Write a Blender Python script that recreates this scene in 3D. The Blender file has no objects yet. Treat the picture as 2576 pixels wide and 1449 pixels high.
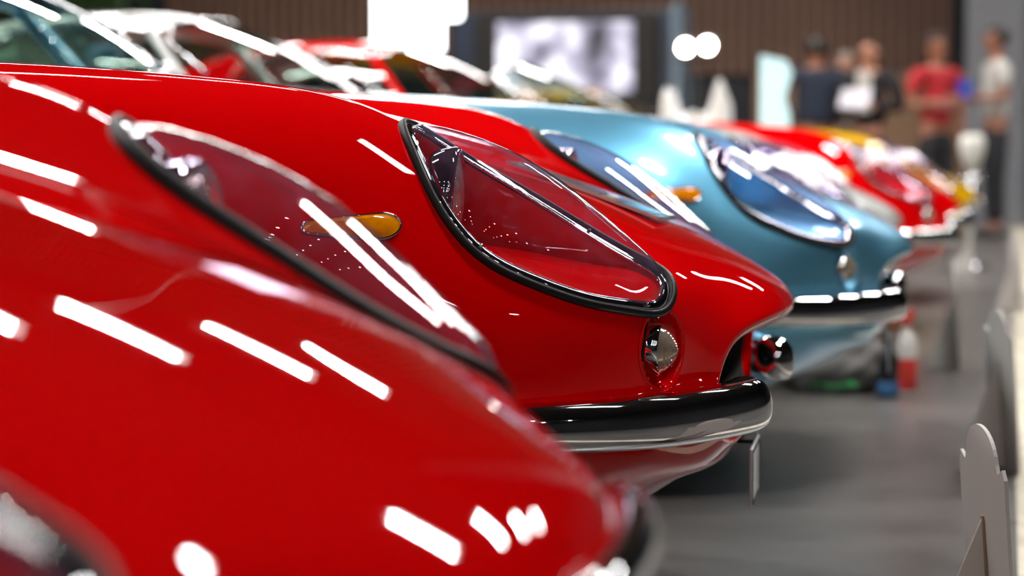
import bpy, bmesh, math, random
import numpy as np
from mathutils import Vector, Matrix
from mathutils.bvhtree import BVHTree

random.seed(7)
S = bpy.context.scene
COL = S.collection

# ------------------------------------------------------------------ camera
YAW = math.radians(14.0)
PITCH = math.atan(344.5 / 6082.0)
CAM = Vector((0.0, 0.0, 0.76))
fwd = Vector((-math.sin(YAW) * math.cos(PITCH), math.cos(YAW) * math.cos(PITCH), -math.sin(PITCH)))
rgt = Vector((math.cos(YAW), math.sin(YAW), 0.0))
upv = rgt.cross(fwd)
cam_data = bpy.data.cameras.new('camera')
cam = bpy.data.objects.new('camera', cam_data)
COL.objects.link(cam)
cam.matrix_world = Matrix((
    (rgt.x, upv.x, -fwd.x, CAM.x),
    (rgt.y, upv.y, -fwd.y, CAM.y),
    (rgt.z, upv.z, -fwd.z, CAM.z),
    (0, 0, 0, 1)))
cam_data.sensor_width = 36.0
cam_data.lens = 85.0
cam_data.clip_start = 0.05
cam_data.clip_end = 200
cam_data.dof.use_dof = True
cam_data.dof.focus_distance = 3.17
cam_data.dof.aperture_fstop = 3.4
S.camera = cam

# ------------------------------------------------------------------ world, exposure
world = bpy.data.worlds.new('hall_air')
S.world = world
world.use_nodes = True
bgn = world.node_tree.nodes['Background']
bgn.inputs[0].default_value = (0.55, 0.6, 0.7, 1)
bgn.inputs[1].default_value = 0.03
S.view_settings.view_transform = 'Standard'
S.view_settings.look = 'None'
S.view_settings.exposure = 0.0
S.view_settings.gamma = 1.0
S.view_settings.use_curve_mapping = False
S.cycles.max_bounces = 8
S.cycles.transparent_max_bounces = 24
S.cycles.sample_clamp_indirect = 14.0

LAMP = 180.0      # strength of the hall's strip lamps

# ------------------------------------------------------------------ materials
MATS = {}

def new_mat(name):
    m = bpy.data.materials.new(name)
    m.use_nodes = True
    MATS[name] = m
    return m, m.node_tree, m.node_tree.nodes['Principled BSDF']

def pmat(name, col, rough=0.5, metal=0.0, coat=0.0, coat_rough=0.02, spec=0.5, trans=0.0, emis=None, estr=0.0,
         noise=None, bump=None):
    m, nt, b = new_mat(name)
    b.inputs['Base Color'].default_value = (*col, 1)
    b.inputs['Roughness'].default_value = rough
    b.inputs['Metallic'].default_value = metal
    b.inputs['Coat Weight'].default_value = coat
    b.inputs['Coat Roughness'].default_value = coat_rough
    b.inputs['Specular IOR Level'].default_value = spec
    b.inputs['Transmission Weight'].default_value = trans
    if emis:
        b.inputs['Emission Color'].default_value = (*emis, 1)
        b.inputs['Emission Strength'].default_value = estr
    tc = nt.nodes.new('ShaderNodeTexCoord')
    if noise:
        sc, lo, hi = noise
        n = nt.nodes.new('ShaderNodeTexNoise'); n.inputs['Scale'].default_value = sc
        n.inputs['Detail'].default_value = 6
        r = nt.nodes.new('ShaderNodeMapRange')
        r.inputs['To Min'].default_value = lo; r.inputs['To Max'].default_value = hi
        mx = nt.nodes.new('ShaderNodeMix'); mx.data_type = 'RGBA'; mx.blend_type = 'MULTIPLY'
        mx.inputs[0].default_value = 1.0
        mx.inputs[6].default_value = (*col, 1)
        nt.links.new(tc.outputs['Object'], n.inputs['Vector'])
        nt.links.new(n.outputs['Fac'], r.inputs['Value'])
        nt.links.new(r.outputs[0], mx.inputs[7])
        nt.links.new(mx.outputs[2], b.inputs['Base Color'])
    if bump:
        sc, st = bump
        n = nt.nodes.new('ShaderNodeTexNoise'); n.inputs['Scale'].default_value = sc
        bp = nt.nodes.new('ShaderNodeBump'); bp.inputs['Strength'].default_value = st
        bp.inputs['Distance'].default_value = 0.01
        nt.links.new(tc.outputs['Object'], n.inputs['Vector'])
        nt.links.new(n.outputs['Fac'], bp.inputs['Height'])
        nt.links.new(bp.outputs[0], b.inputs['Normal'])
    return m

def paint(name, col, metal=0.0, rough=0.35, noise=(300, 0.97, 1.03), coat=1.0, spec=0.5):
    return pmat(name, col, rough=rough, metal=metal, coat=coat, coat_rough=0.012, noise=noise, spec=spec)

def thin_glass(name, tint, ior=1.45, rough=0.0, haze=0.0, hazecol=(0.6, 0.6, 0.7)):
    m = bpy.data.materials.new(name); m.use_nodes = True
    nt = m.node_tree
    for n in list(nt.nodes): nt.nodes.remove(n)
    out = nt.nodes.new('ShaderNodeOutputMaterial')
    tr = nt.nodes.new('ShaderNodeBsdfTransparent'); tr.inputs[0].default_value = (*tint, 1)
    gl = nt.nodes.new('ShaderNodeBsdfGlossy'); gl.inputs['Roughness'].default_value = rough
    fr = nt.nodes.new('ShaderNodeFresnel')
    # a thin sheet reflects the same from both faces: undo the index flip on back faces
    ge = nt.nodes.new('ShaderNodeNewGeometry')
    mi = nt.nodes.new('ShaderNodeMapRange'); mi.inputs['To Min'].default_value = ior; mi.inputs['To Max'].default_value = 1.0 / ior
    nt.links.new(ge.outputs['Backfacing'], mi.inputs['Value']); nt.links.new(mi.outputs[0], fr.inputs[0])
    mu = nt.nodes.new('ShaderNodeMath'); mu.operation = 'MULTIPLY'; mu.inputs[1].default_value = 1.7
    mu.use_clamp = True
    mx = nt.nodes.new('ShaderNodeMixShader')
    nt.links.new(fr.outputs[0], mu.inputs[0])
    nt.links.new(mu.outputs[0], mx.inputs[0])
    base = tr
    if haze:
        df = nt.nodes.new('ShaderNodeBsdfDiffuse'); df.inputs[0].default_value = (*hazecol, 1)
        # scratches and polishing haze of old acrylic, plus painted hazy highlights
        tc = nt.nodes.new('ShaderNodeTexCoord')
        nz = nt.nodes.new('ShaderNodeTexNoise'); nz.inputs['Scale'].default_value = 40; nz.inputs['Detail'].default_value = 8
        mr = nt.nodes.new('ShaderNodeMapRange')
        mr.inputs['From Min'].default_value = 0.35; mr.inputs['From Max'].default_value = 0.7
        mr.inputs['To Min'].default_value = haze * 0.3; mr.inputs['To Max'].default_value = haze
        m2 = nt.nodes.new('ShaderNodeMixShader')
        # pale haze grows where the sheet turns away, painting in the edge highlight
        lw = nt.nodes.new('ShaderNodeLayerWeight'); lw.inputs[0].default_value = .25
        ad = nt.nodes.new('ShaderNodeMath'); ad.operation = 'MULTIPLY_ADD'; ad.inputs[1].default_value = 5.0; ad.inputs[2].default_value = .8
        mq = nt.nodes.new('ShaderNodeMath'); mq.operation = 'MULTIPLY'; mq.use_clamp = True
        nt.links.new(lw.outputs['Facing'], ad.inputs[0])
        nt.links.new(tc.outputs['Object'], nz.inputs['Vector'])
        nt.links.new(nz.outputs['Fac'], mr.inputs['Value'])
        nt.links.new(mr.outputs[0], mq.inputs[0]); nt.links.new(ad.outputs[0], mq.inputs[1]); nt.links.new(mq.outputs[0], m2.inputs[0])
        nt.links.new(tr.outputs[0], m2.inputs[1]); nt.links.new(df.outputs[0], m2.inputs[2])
        base = m2
    nt.links.new(base.outputs[0], mx.inputs[1])
    nt.links.new(gl.outputs[0], mx.inputs[2])
    nt.links.new(mx.outputs[0], out.inputs[0])
    MATS[name] = m
    return m

M_RED = paint('paint_signal_red', (0.80, 0.0, 0.001), rough=0.5, spec=0.0)
M_BLUE = paint('paint_metallic_blue', (0.17, 0.52, 0.76), metal=0.82, rough=0.40)
M_SILVER = paint('paint_pale_silver', (0.66, 0.66, 0.63), metal=0.2, rough=0.35)
M_YELLOW = paint('paint_yellow', (0.75, 0.42, 0.0), rough=0.4, spec=0.0)
M_ORANGE = paint('paint_orange_yellow', (0.8, 0.36, 0.01), rough=0.4)
M_DKRED = paint('paint_deep_red', (0.5, 0.01, 0.01), rough=0.4)
M_CHROME = pmat('chrome', (0.80, 0.80, 0.82), rough=0.03, metal=1.0, noise=(60, 0.96, 1.0))
M_RUBBER = pmat('black_rubber', (0.008, 0.008, 0.009), rough=0.5, spec=.3, noise=(80, 0.8, 1.2))
M_BLACK = pmat('matt_black', (0.006, 0.006, 0.006), rough=0.8, noise=(20, 0.7, 1.3))
M_ACRYLIC = thin_glass('clear_acrylic', (0.90, 0.84, 0.95), haze=0.05, hazecol=(.60, .50, .80))
M_WGLASS = thin_glass('tinted_window_glass', (0.62, 0.74, 0.68))
M_AMBER = pmat('amber_lens', (1.0, 0.33, 0.0), rough=0.12, coat=1, spec=0.3, noise=(120, 0.8, 1.35))
M_LENS = pmat('ribbed_clear_lens', (0.80, 0.66, 0.50), rough=0.06, trans=0.45, metal=.35, coat=1, noise=(90, 0.6, 1.2))
M_LAMPGLASS = pmat('headlamp_glass', (0.85, 0.76, 0.62), rough=0.14, metal=0.6, coat=1, noise=(45, 0.5, 1.3), bump=(60, 1.0))
M_LEATHER = pmat('black_leather', (0.015, 0.013, 0.012), rough=0.5, bump=(60, 0.2), noise=(8, 0.8, 1.2))
M_LEATHER_RED = pmat('red_leather', (0.45, 0.01, 0.02), rough=0.45, bump=(60, 0.2), noise=(8, 0.8, 1.2))
M_TYRE = pmat('tyre_rubber', (0.01, 0.01, 0.01), rough=0.7, noise=(30, 0.8, 1.2))
M_ALLOY = pmat('alloy', (0.5, 0.5, 0.5), rough=0.25, metal=1.0, noise=(30, 0.8, 1.1))

# ------------------------------------------------------------------ object helpers
def link_mesh(name, verts, faces, mats, parent=None, smooth=True, fmat=None):
    me = bpy.data.meshes.new(name)
    me.from_pydata([tuple(map(float, v)) for v in verts], [], [tuple(map(int, f)) for f in faces])
    if not isinstance(mats, (list, tuple)): mats = [mats]
    for m in mats: me.materials.append(m)
    if fmat is not None:
        me.polygons.foreach_set('material_index', fmat)
    if smooth: me.polygons.foreach_set('use_smooth', [True] * len(me.polygons))
    me.update()
    o = bpy.data.objects.new(name, me)
    COL.objects.link(o)
    if parent: o.parent = parent
    return o

def bm_obj(name, bm, mats, parent=None, smooth=True):
    me = bpy.data.meshes.new(name)
    bmesh.ops.recalc_face_normals(bm, faces=bm.faces[:])
    bm.to_mesh(me); bm.free()
    if not isinstance(mats, (list, tuple)): mats = [mats]
    for m in mats: me.materials.append(m)
    if smooth: me.polygons.foreach_set('use_smooth', [True] * len(me.polygons))
    o = bpy.data.objects.new(name, me)
    COL.objects.link(o)
    if parent: o.parent = parent
    return o

def empty(name, loc=(0, 0, 0), rz=0.0):
    o = bpy.data.objects.new(name, None)
    COL.objects.link(o)
    o.location = loc; o.rotation_euler = (0, 0, rz)
    return o

def tag(o, label=None, cat=None, group=None, kind=None):
    if label: o['label'] = label
    if cat: o['category'] = cat
    if group: o['group'] = group
    if kind: o['kind'] = kind
    return o

def add_box(bm, c, s, rot=None, bev=0.0):
    r = bmesh.ops.create_cube(bm, size=1.0)
    vs = r['verts']
    for v in vs:
        v.co = Vector((v.co.x * s[0], v.co.y * s[1], v.co.z * s[2]))
    if bev:
        es = list({e for v in vs for e in v.link_edges})
        rr = bmesh.ops.bevel(bm, geom=es, offset=bev, segments=3, affect='EDGES', profile=0.5)
        vs = list({v for f in rr['faces'] for v in f.verts} | {v for v in vs if v.is_valid})
    for v in vs:
        p = v.co
        if rot: p = rot @ p
        v.co = p + Vector(c)

def add_cyl(bm, p0, p1, r0, r1=None, seg=24):
    if r1 is None: r1 = r0
    p0 = Vector(p0); p1 = Vector(p1); d = p1 - p0
    q = Vector((0, 0, 1)).rotation_difference(d.normalized())
    r = bmesh.ops.create_cone(bm, cap_ends=True, segments=seg, radius1=r0, radius2=r1, depth=d.length)
    for v in r['verts']:
        v.co = q @ v.co + (p0 + p1) / 2

def add_ball(bm, c, r, seg=20, sc=(1, 1, 1)):
    rr = bmesh.ops.create_uvsphere(bm, u_segments=seg, v_segments=max(8, seg // 2), radius=r)
    for v in rr['verts']:
        v.co = Vector((v.co.x * sc[0], v.co.y * sc[1], v.co.z * sc[2])) + Vector(c)

def sweep(path, norms, prof, closed):
    """profile points (s, n): s along T x N, n along N"""
    n = len(path); V = []; F = []; k = len(prof)
    for i in range(n):
        if closed: t = path[(i + 1) % n] - path[i - 1]
        else: t = path[min(i + 1, n - 1)] - path[max(i - 1, 0)]
        t = t.normalized(); N = norms[i].normalized()
        sd = t.cross(N).normalized(); N = sd.cross(t).normalized()
        for (a, b) in prof:
            V.append(path[i] + sd * a + N * b)
    m = n if closed else n - 1
    for i in range(m):
        j = (i + 1) % n
        for q in range(k):
            p = (q + 1) % k
            F.append((i * k + q, j * k + q, j * k + p, i * k + p))
    if not closed:
        F.append(tuple(range(k))[::-1]); F.append(tuple((n - 1) * k + q for q in range(k)))
    return V, F

def tube(path, r, closed=False, seg=8, norms=None, taper=None):
    n = len(path); V = []; F = []
    ref = Vector((0, 0, 1))
    for i in range(n):
        if closed: t = path[(i + 1) % n] - path[i - 1]
        else: t = path[min(i + 1, n - 1)] - path[max(i - 1, 0)]
        t = t.normalized()
        rr = ref if abs(t.dot(ref)) < 0.95 else Vector((0, 1, 0))
        a = t.cross(rr).normalized(); b = a.cross(t)
        q = r * (taper[i] if taper else 1)
        for s in range(seg):
            an = 2 * math.pi * s / seg
            V.append(path[i] + a * math.cos(an) * q + b * math.sin(an) * q)
    m = n if closed else n - 1
    for i in range(m):
        j = (i + 1) % n
        for s in range(seg):
            p = (s + 1) % seg
            F.append((i * seg + s, j * seg + s, j * seg + p, i * seg + p))
    if not closed:
        F.append(tuple(range(seg))[::-1]); F.append(tuple((n - 1) * seg + s for s in range(seg)))
    return V, F

def grid_faces(nu, nv, wrap=False):
    F = []
    for i in range(nu - 1):
        for j in range(nv if wrap else nv - 1):
            k = (j + 1) % nv
            F.append((i * nv + j, i * nv + k, (i + 1) * nv + k, (i + 1) * nv + j))
    return F

# ------------------------------------------------------------------ splines
def spline_eval(t, P, ts, periodic=False):
    """C2 cubic interpolation of P (n, d) at knots t; natural or periodic (P[0] repeated at the end of t)."""
    t = np.asarray(t, float); P = np.asarray(P, float)
    n = len(t)
    if periodic: P = np.vstack([P, P[:1]]) if len(P) == n - 1 else P
    h = np.diff(t)
    A = np.zeros((n, n)); R = np.zeros((n, P.shape[1]))
    for i in range(1, n - 1):
        A[i, i - 1] = h[i - 1]; A[i, i] = 2 * (h[i - 1] + h[i]); A[i, i + 1] = h[i]
        R[i] = 6 * ((P[i + 1] - P[i]) / h[i] - (P[i] - P[i - 1]) / h[i - 1])
    if periodic:
        A[0, 0] = 1; A[0, n - 1] = -1
        A[n - 1, 0] = 2 * (h[-1] + h[0]); A[n - 1, 1] = h[0]; A[n - 1, n - 2] = h[-1]
        R[n - 1] = 6 * ((P[1] - P[0]) / h[0] - (P[0] - P[n - 2]) / h[-1])
    else:
        A[0, 0] = 1; A[n - 1, n - 1] = 1
    M = np.linalg.solve(A, R)
    ts = np.asarray(ts, float)
    idx = np.clip(np.searchsorted(t, ts, side='right') - 1, 0, n - 2)
    hh = h[idx][:, None]; a = (t[idx + 1] - ts)[:, None] / hh; b = (ts - t[idx])[:, None] / hh
    return a * P[idx] + b * P[idx + 1] + ((a ** 3 - a) * M[idx] + (b ** 3 - b) * M[idx + 1]) * hh ** 2 / 6

def closed_curve(pts, n):
    P = np.array(pts, float)
    d = np.linalg.norm(np.roll(P, -1, 0) - P, axis=1) ** 0.7
    t = np.concatenate([[0], np.cumsum(d)])
    return spline_eval(t, P, np.linspace(0, t[-1], n, endpoint=False), True)

def open_curve(pts, n):
    P = np.array(pts, float)
    d = np.linalg.norm(np.diff(P, axis=0), axis=1) ** 0.7
    t = np.concatenate([[0], np.cumsum(d)])
    return spline_eval(t, P, np.linspace(0, t[-1], n))

# ------------------------------------------------------------------ car body hull
# stations from inside the mouth, round the lip, back to the tail; (x, y, z), 12 points from the top centre to the bottom centre
ST = [
 [(-.20,0,.488),(-.20,.13,.488),(-.20,.23,.486),(-.20,.29,.480),(-.20,.33,.470),(-.20,.35,.455),(-.20,.355,.435),(-.20,.35,.415),(-.20,.33,.393),(-.20,.28,.375),(-.20,.17,.368),(-.20,0,.366)],
 [(-.055,0,.498),(-.06,.13,.498),(-.075,.235,.496),(-.09,.300,.488),(-.10,.345,.474),(-.108,.365,.458),(-.112,.372,.438),(-.114,.372,.416),(-.112,.352,.392),(-.104,.300,.370),(-.095,.18,.358),(-.09,0,.356)],
 [(-.012,0,.506),(-.019,.14,.506),(-.038,.25,.504),(-.060,.322,.496),(-.076,.363,.480),(-.086,.383,.460),(-.092,.389,.440),(-.095,.389,.416),(-.092,.368,.386),(-.084,.318,.362),(-.076,.19,.350),(-.072,0,.348)],
 [(.003,0,.522),(-.005,.145,.522),(-.025,.26,.519),(-.047,.337,.510),(-.065,.378,.492),(-.076,.398,.466),(-.082,.404,.442),(-.085,.404,.416),(-.083,.382,.382),(-.076,.33,.355),(-.066,.20,.343),(-.063,0,.341)],
 [(-.004,0,.541),(-.012,.15,.541),(-.034,.27,.536),(-.057,.352,.524),(-.075,.398,.502),(-.086,.42,.472),(-.092,.425,.445),(-.095,.425,.416),(-.09,.40,.378),(-.082,.345,.347),(-.072,.205,.334),(-.068,0,.331)],
 [(-.035,0,.569),(-.043,.16,.568),(-.064,.295,.561),(-.088,.392,.548),(-.106,.452,.524),(-.116,.476,.488),(-.121,.482,.452),(-.123,.482,.416),(-.116,.456,.372),(-.106,.39,.332),(-.092,.225,.311),(-.088,0,.306)],
 [(-.090,0,.602),(-.097,.175,.600),(-.114,.335,.593),(-.135,.46,.585),(-.152,.540,.560),(-.160,.568,.517),(-.165,.578,.472),(-.167,.578,.426),(-.160,.55,.37),(-.15,.465,.322),(-.14,.25,.292),(-.138,0,.284)],
 [(-.160,0,.636),(-.166,.18,.635),(-.178,.345,.628),(-.196,.485,.610),(-.212,.585,.590),(-.222,.637,.548),(-.232,.655,.490),(-.236,.656,.430),(-.23,.626,.36),(-.22,.535,.305),(-.20,.30,.262),(-.20,0,.252)],
 [(-.285,0,.688),(-.288,.185,.688),(-.293,.335,.680),(-.300,.465,.674),(-.308,.575,.671),(-.318,.665,.615),(-.328,.712,.530),(-.332,.722,.438),(-.33,.695,.345),(-.32,.61,.265),(-.31,.38,.225),(-.31,0,.22)],
 [(-.41,0,.730),(-.411,.19,.731),(-.414,.335,.727),(-.420,.46,.738),(-.428,.582,.757),(-.436,.688,.695),(-.443,.754,.590),(-.447,.768,.455),(-.445,.745,.335),(-.44,.67,.232),(-.43,.43,.185),(-.43,0,.18)],
 [(-.53,0,.765),(-.53,.19,.766),(-.532,.34,.768),(-.535,.465,.790),(-.538,.592,.819),(-.541,.705,.762),(-.545,.786,.650),(-.548,.803,.49),(-.548,.785,.34),(-.545,.715,.222),(-.54,.47,.172),(-.54,0,.17)],
 [(-.74,0,.814),(-.74,.19,.815),(-.74,.35,.818),(-.74,.475,.838),(-.74,.602,.857),(-.74,.717,.808),(-.74,.808,.692),(-.74,.832,.515),(-.74,.815,.345),(-.74,.755,.212),(-.74,.50,.162),(-.74,0,.16)],
 [(-1.02,0,.862),(-1.02,.19,.863),(-1.02,.36,.864),(-1.02,.487,.872),(-1.02,.612,.878),(-1.02,.73,.838),(-1.02,.823,.73),(-1.02,.85,.54),(-1.02,.83,.355),(-1.02,.765,.212),(-1.02,.50,.162),(-1.02,0,.16)],
 [(-1.38,0,.905),(-1.38,.20,.904),(-1.38,.38,.898),(-1.38,.50,.895),(-1.38,.622,.890),(-1.38,.74,.850),(-1.38,.83,.742),(-1.38,.856,.55),(-1.38,.835,.36),(-1.38,.77,.212),(-1.38,.50,.162),(-1.38,0,.16)],
 [(-1.80,0,.935),(-1.80,.20,.934),(-1.80,.40,.926),(-1.80,.52,.915),(-1.80,.635,.902),(-1.80,.75,.857),(-1.80,.835,.748),(-1.80,.860,.56),(-1.80,.84,.37),(-1.80,.775,.215),(-1.80,.50,.162),(-1.80,0,.16)],
 [(-2.45,0,.935),(-2.45,.20,.935),(-2.45,.40,.932),(-2.45,.53,.925),(-2.45,.645,.912),(-2.45,.758,.865),(-2.45,.838,.755),(-2.45,.862,.57),(-2.45,.845,.38),(-2.45,.78,.215),(-2.45,.50,.162),(-2.45,0,.16)],
 [(-3.10,0,.95),(-3.10,.20,.95),(-3.10,.41,.95),(-3.10,.54,.948),(-3.10,.65,.935),(-3.10,.758,.885),(-3.10,.835,.77),(-3.10,.86,.58),(-3.10,.845,.39),(-3.10,.78,.23),(-3.10,.50,.175),(-3.10,0,.17)],
 [(-3.70,0,.945),(-3.70,.20,.944),(-3.70,.40,.936),(-3.70,.52,.925),(-3.70,.62,.905),(-3.70,.715,.855),(-3.70,.785,.745),(-3.70,.81,.575),(-3.70,.79,.40),(-3.70,.72,.27),(-3.70,.47,.225),(-3.70,0,.22)],
 [(-4.12,0,.875),(-4.12,.20,.873),(-4.12,.37,.865),(-4.12,.48,.85),(-4.12,.565,.828),(-4.12,.64,.782),(-4.12,.695,.695),(-4.12,.715,.57),(-4.12,.70,.44),(-4.12,.63,.35),(-4.12,.40,.315),(-4.12,0,.31)],
 [(-4.30,0,.80),(-4.30,.17,.799),(-4.30,.32,.79),(-4.30,.42,.775),(-4.30,.49,.755),(-4.30,.55,.715),(-4.30,.59,.65),(-4.30,.60,.565),(-4.30,.585,.475),(-4.30,.52,.41),(-4.30,.33,.385),(-4.30,0,.38)],
 [(-4.325,0,.68),(-4.325,.1,.68),(-4.325,.2,.675),(-4.325,.26,.665),(-4.325,.30,.655),(-4.325,.33,.64),(-4.325,.35,.61),(-4.325,.355,.57),(-4.325,.34,.53),(-4.325,.30,.50),(-4.325,.18,.49),(-4.325,0,.488)],
]
NSEG = [4, 5, 6, 6, 8, 12, 14, 20, 16, 14, 14, 14, 12, 12, 12, 12, 12, 10, 8, 4]

def hull():
    P = np.array(ST, float)                       # (ns, 12, 3)
    mir = P[:, 1:11][:, ::-1].copy(); mir[:, :, 1] *= -1
    R = np.concatenate([P, mir], axis=1)          # (ns, 22, 3)
    d = np.linalg.norm(np.roll(R[3:13], -1, 1) - R[3:13], axis=2).mean(0) ** 0.75
    tv = np.concatenate([[0], np.cumsum(d)])
    sv = np.concatenate([np.linspace(tv[i], tv[i + 1], 12, endpoint=False) for i in range(22)])
    rows = np.stack([spline_eval(tv, R[i], sv, True) for i in range(len(R))])      # (ns, nv, 3)
    du = np.linalg.norm(np.diff(R, axis=0), axis=2).mean(1) ** 0.8
    tu = np.concatenate([[0], np.cumsum(du)])
    su = np.concatenate([np.linspace(tu[i], tu[i + 1], NSEG[i], endpoint=False) for i in range(len(tu) - 1)] + [[tu[-1]]])
    nv = rows.shape[1]
    G = spline_eval(tu, rows.reshape(len(R), -1), su).reshape(len(su), nv, 3)
    return G

G = hull()
NU, NV = G.shape[:2]
HV = G.reshape(-1, 3)
HF = grid_faces(NU, NV, True)
BVH = BVHTree.FromPolygons([Vector(v) for v in HV], HF)

def onto(p, d):
    """from p along d onto the hull: (point, outward normal)"""
    d = Vector(d).normalized()
    h = BVH.ray_cast(Vector(p) - d * 0.0, d)
    if h[0] is None:
        h = BVH.find_nearest(Vector(p))
    n = h[1]
    if n.dot(d) > 0: n = -n
    return h[0], n

# headlamp opening: rim curve on the left-hand side (y > 0)
RIM = [(-.470,.592,.812),(-.452,.645,.760),(-.405,.687,.692),(-.355,.693,.640),(-.300,.673,.602),(-.240,.643,.575),(-.190,.602,.563),(-.150,.556,.563),
       (-.138,.528,.580),(-.152,.492,.602),(-.195,.476,.628),(-.265,.472,.664),(-.345,.480,.708),(-.410,.505,.758),(-.455,.548,.800)]
HN = Vector((0.50, 0.38, 0.78)).normalized()
E1 = Vector((0.84, 0, -0.54)); E1 = (E1 - HN * E1.dot(HN)).normalized()
E2 = HN.cross(E1)
NR = 120
rim_p, rim_n = [], []
for q in closed_curve(RIM, NR):
    p, n = onto(Vector(q) + HN * 0.2, -HN)
    rim_p.append(p); rim_n.append(n)
# smooth the normals a little
rim_n = [(rim_n[i - 2] + rim_n[i - 1] + rim_n[i] + rim_n[(i + 1) % NR] + rim_n[(i + 2) % NR]).normalized() for i in range(NR)]
rim2 = np.array([(p.dot(E1), p.dot(E2)) for p in rim_p])

def inside(poly, pts):
    x, y = pts[:, 0], pts[:, 1]; c = np.zeros(len(pts), bool)
    n = len(poly)
    for i in range(n):
        x0, y0 = poly[i]; x1, y1 = poly[(i + 1) % n]
        m = ((y0 > y) != (y1 > y))
        with np.errstate(divide='ignore', invalid='ignore'):
            xi = (x1 - x0) * (y - y0) / (y1 - y0) + x0
        c ^= m & (x < xi)
    return c

LAMP_C = Vector((-.136, .548, .498)); LAMP_D = Vector((.80, .60, 0)).normalized(); LAMP_R = .052
ARCHES = [(-.82, .33, .345), (-3.22, .33, .345)]

def build_body(parent):
    V = HV.copy()
    for (cx, cz, R) in ARCHES:
        dx = V[:, 0] - cx; dz = V[:, 2] - cz; r = np.hypot(dx, dz)
        m = (np.abs(r - R) < 0.022) & (np.abs(V[:, 1]) > .6) & (V[:, 2] > .2)
        V[m, 0] = cx + dx[m] / r[m] * R; V[m, 2] = cz + dz[m] / r[m] * R
    Fa = np.array(HF)
    C = V[Fa].mean(1)
    Cm = C.copy(); Cm[:, 1] = np.abs(Cm[:, 1])
    kill = np.zeros(len(Fa), bool)
    pts = np.stack([Cm @ np.array(E1), Cm @ np.array(E2)], 1)
    kill |= inside(rim2, pts) & (Cm[:, 0] > -.6) & (Cm[:, 0] < -.1) & (Cm[:, 2] > .5)
    rel = Cm - np.array(LAMP_C); al = rel @ np.array(LAMP_D)
    rad = np.linalg.norm(rel - al[:, None] * np.array(LAMP_D), axis=1)
    kill |= (rad < LAMP_R) & (np.abs(al) < .08)
    for (cx, cz, R) in ARCHES:
        kill |= (np.hypot(Cm[:, 0] - cx, Cm[:, 2] - cz) < R - .003) & (Cm[:, 1] > .6)
    kill |= (C[:, 0] < -2.05) & (C[:, 0] > -3.05) & (Cm[:, 1] < .56) & (C[:, 2] > .8)
    keep = Fa[~kill]; row = keep[:, 0] // NV
    return link_mesh('body', V, keep, [M_RED, M_BLACK], parent, fmat=[1 if r < 8 else 0 for r in row])  # inner mouth wall and lip coloured black: shade of the opening painted in

def mirror_pts(L, s):
    return [Vector((p[0], p[1] * s, p[2])) for p in L]

def fix(F, s):
    return F if s > 0 else [tuple(reversed(f)) for f in F]

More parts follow.
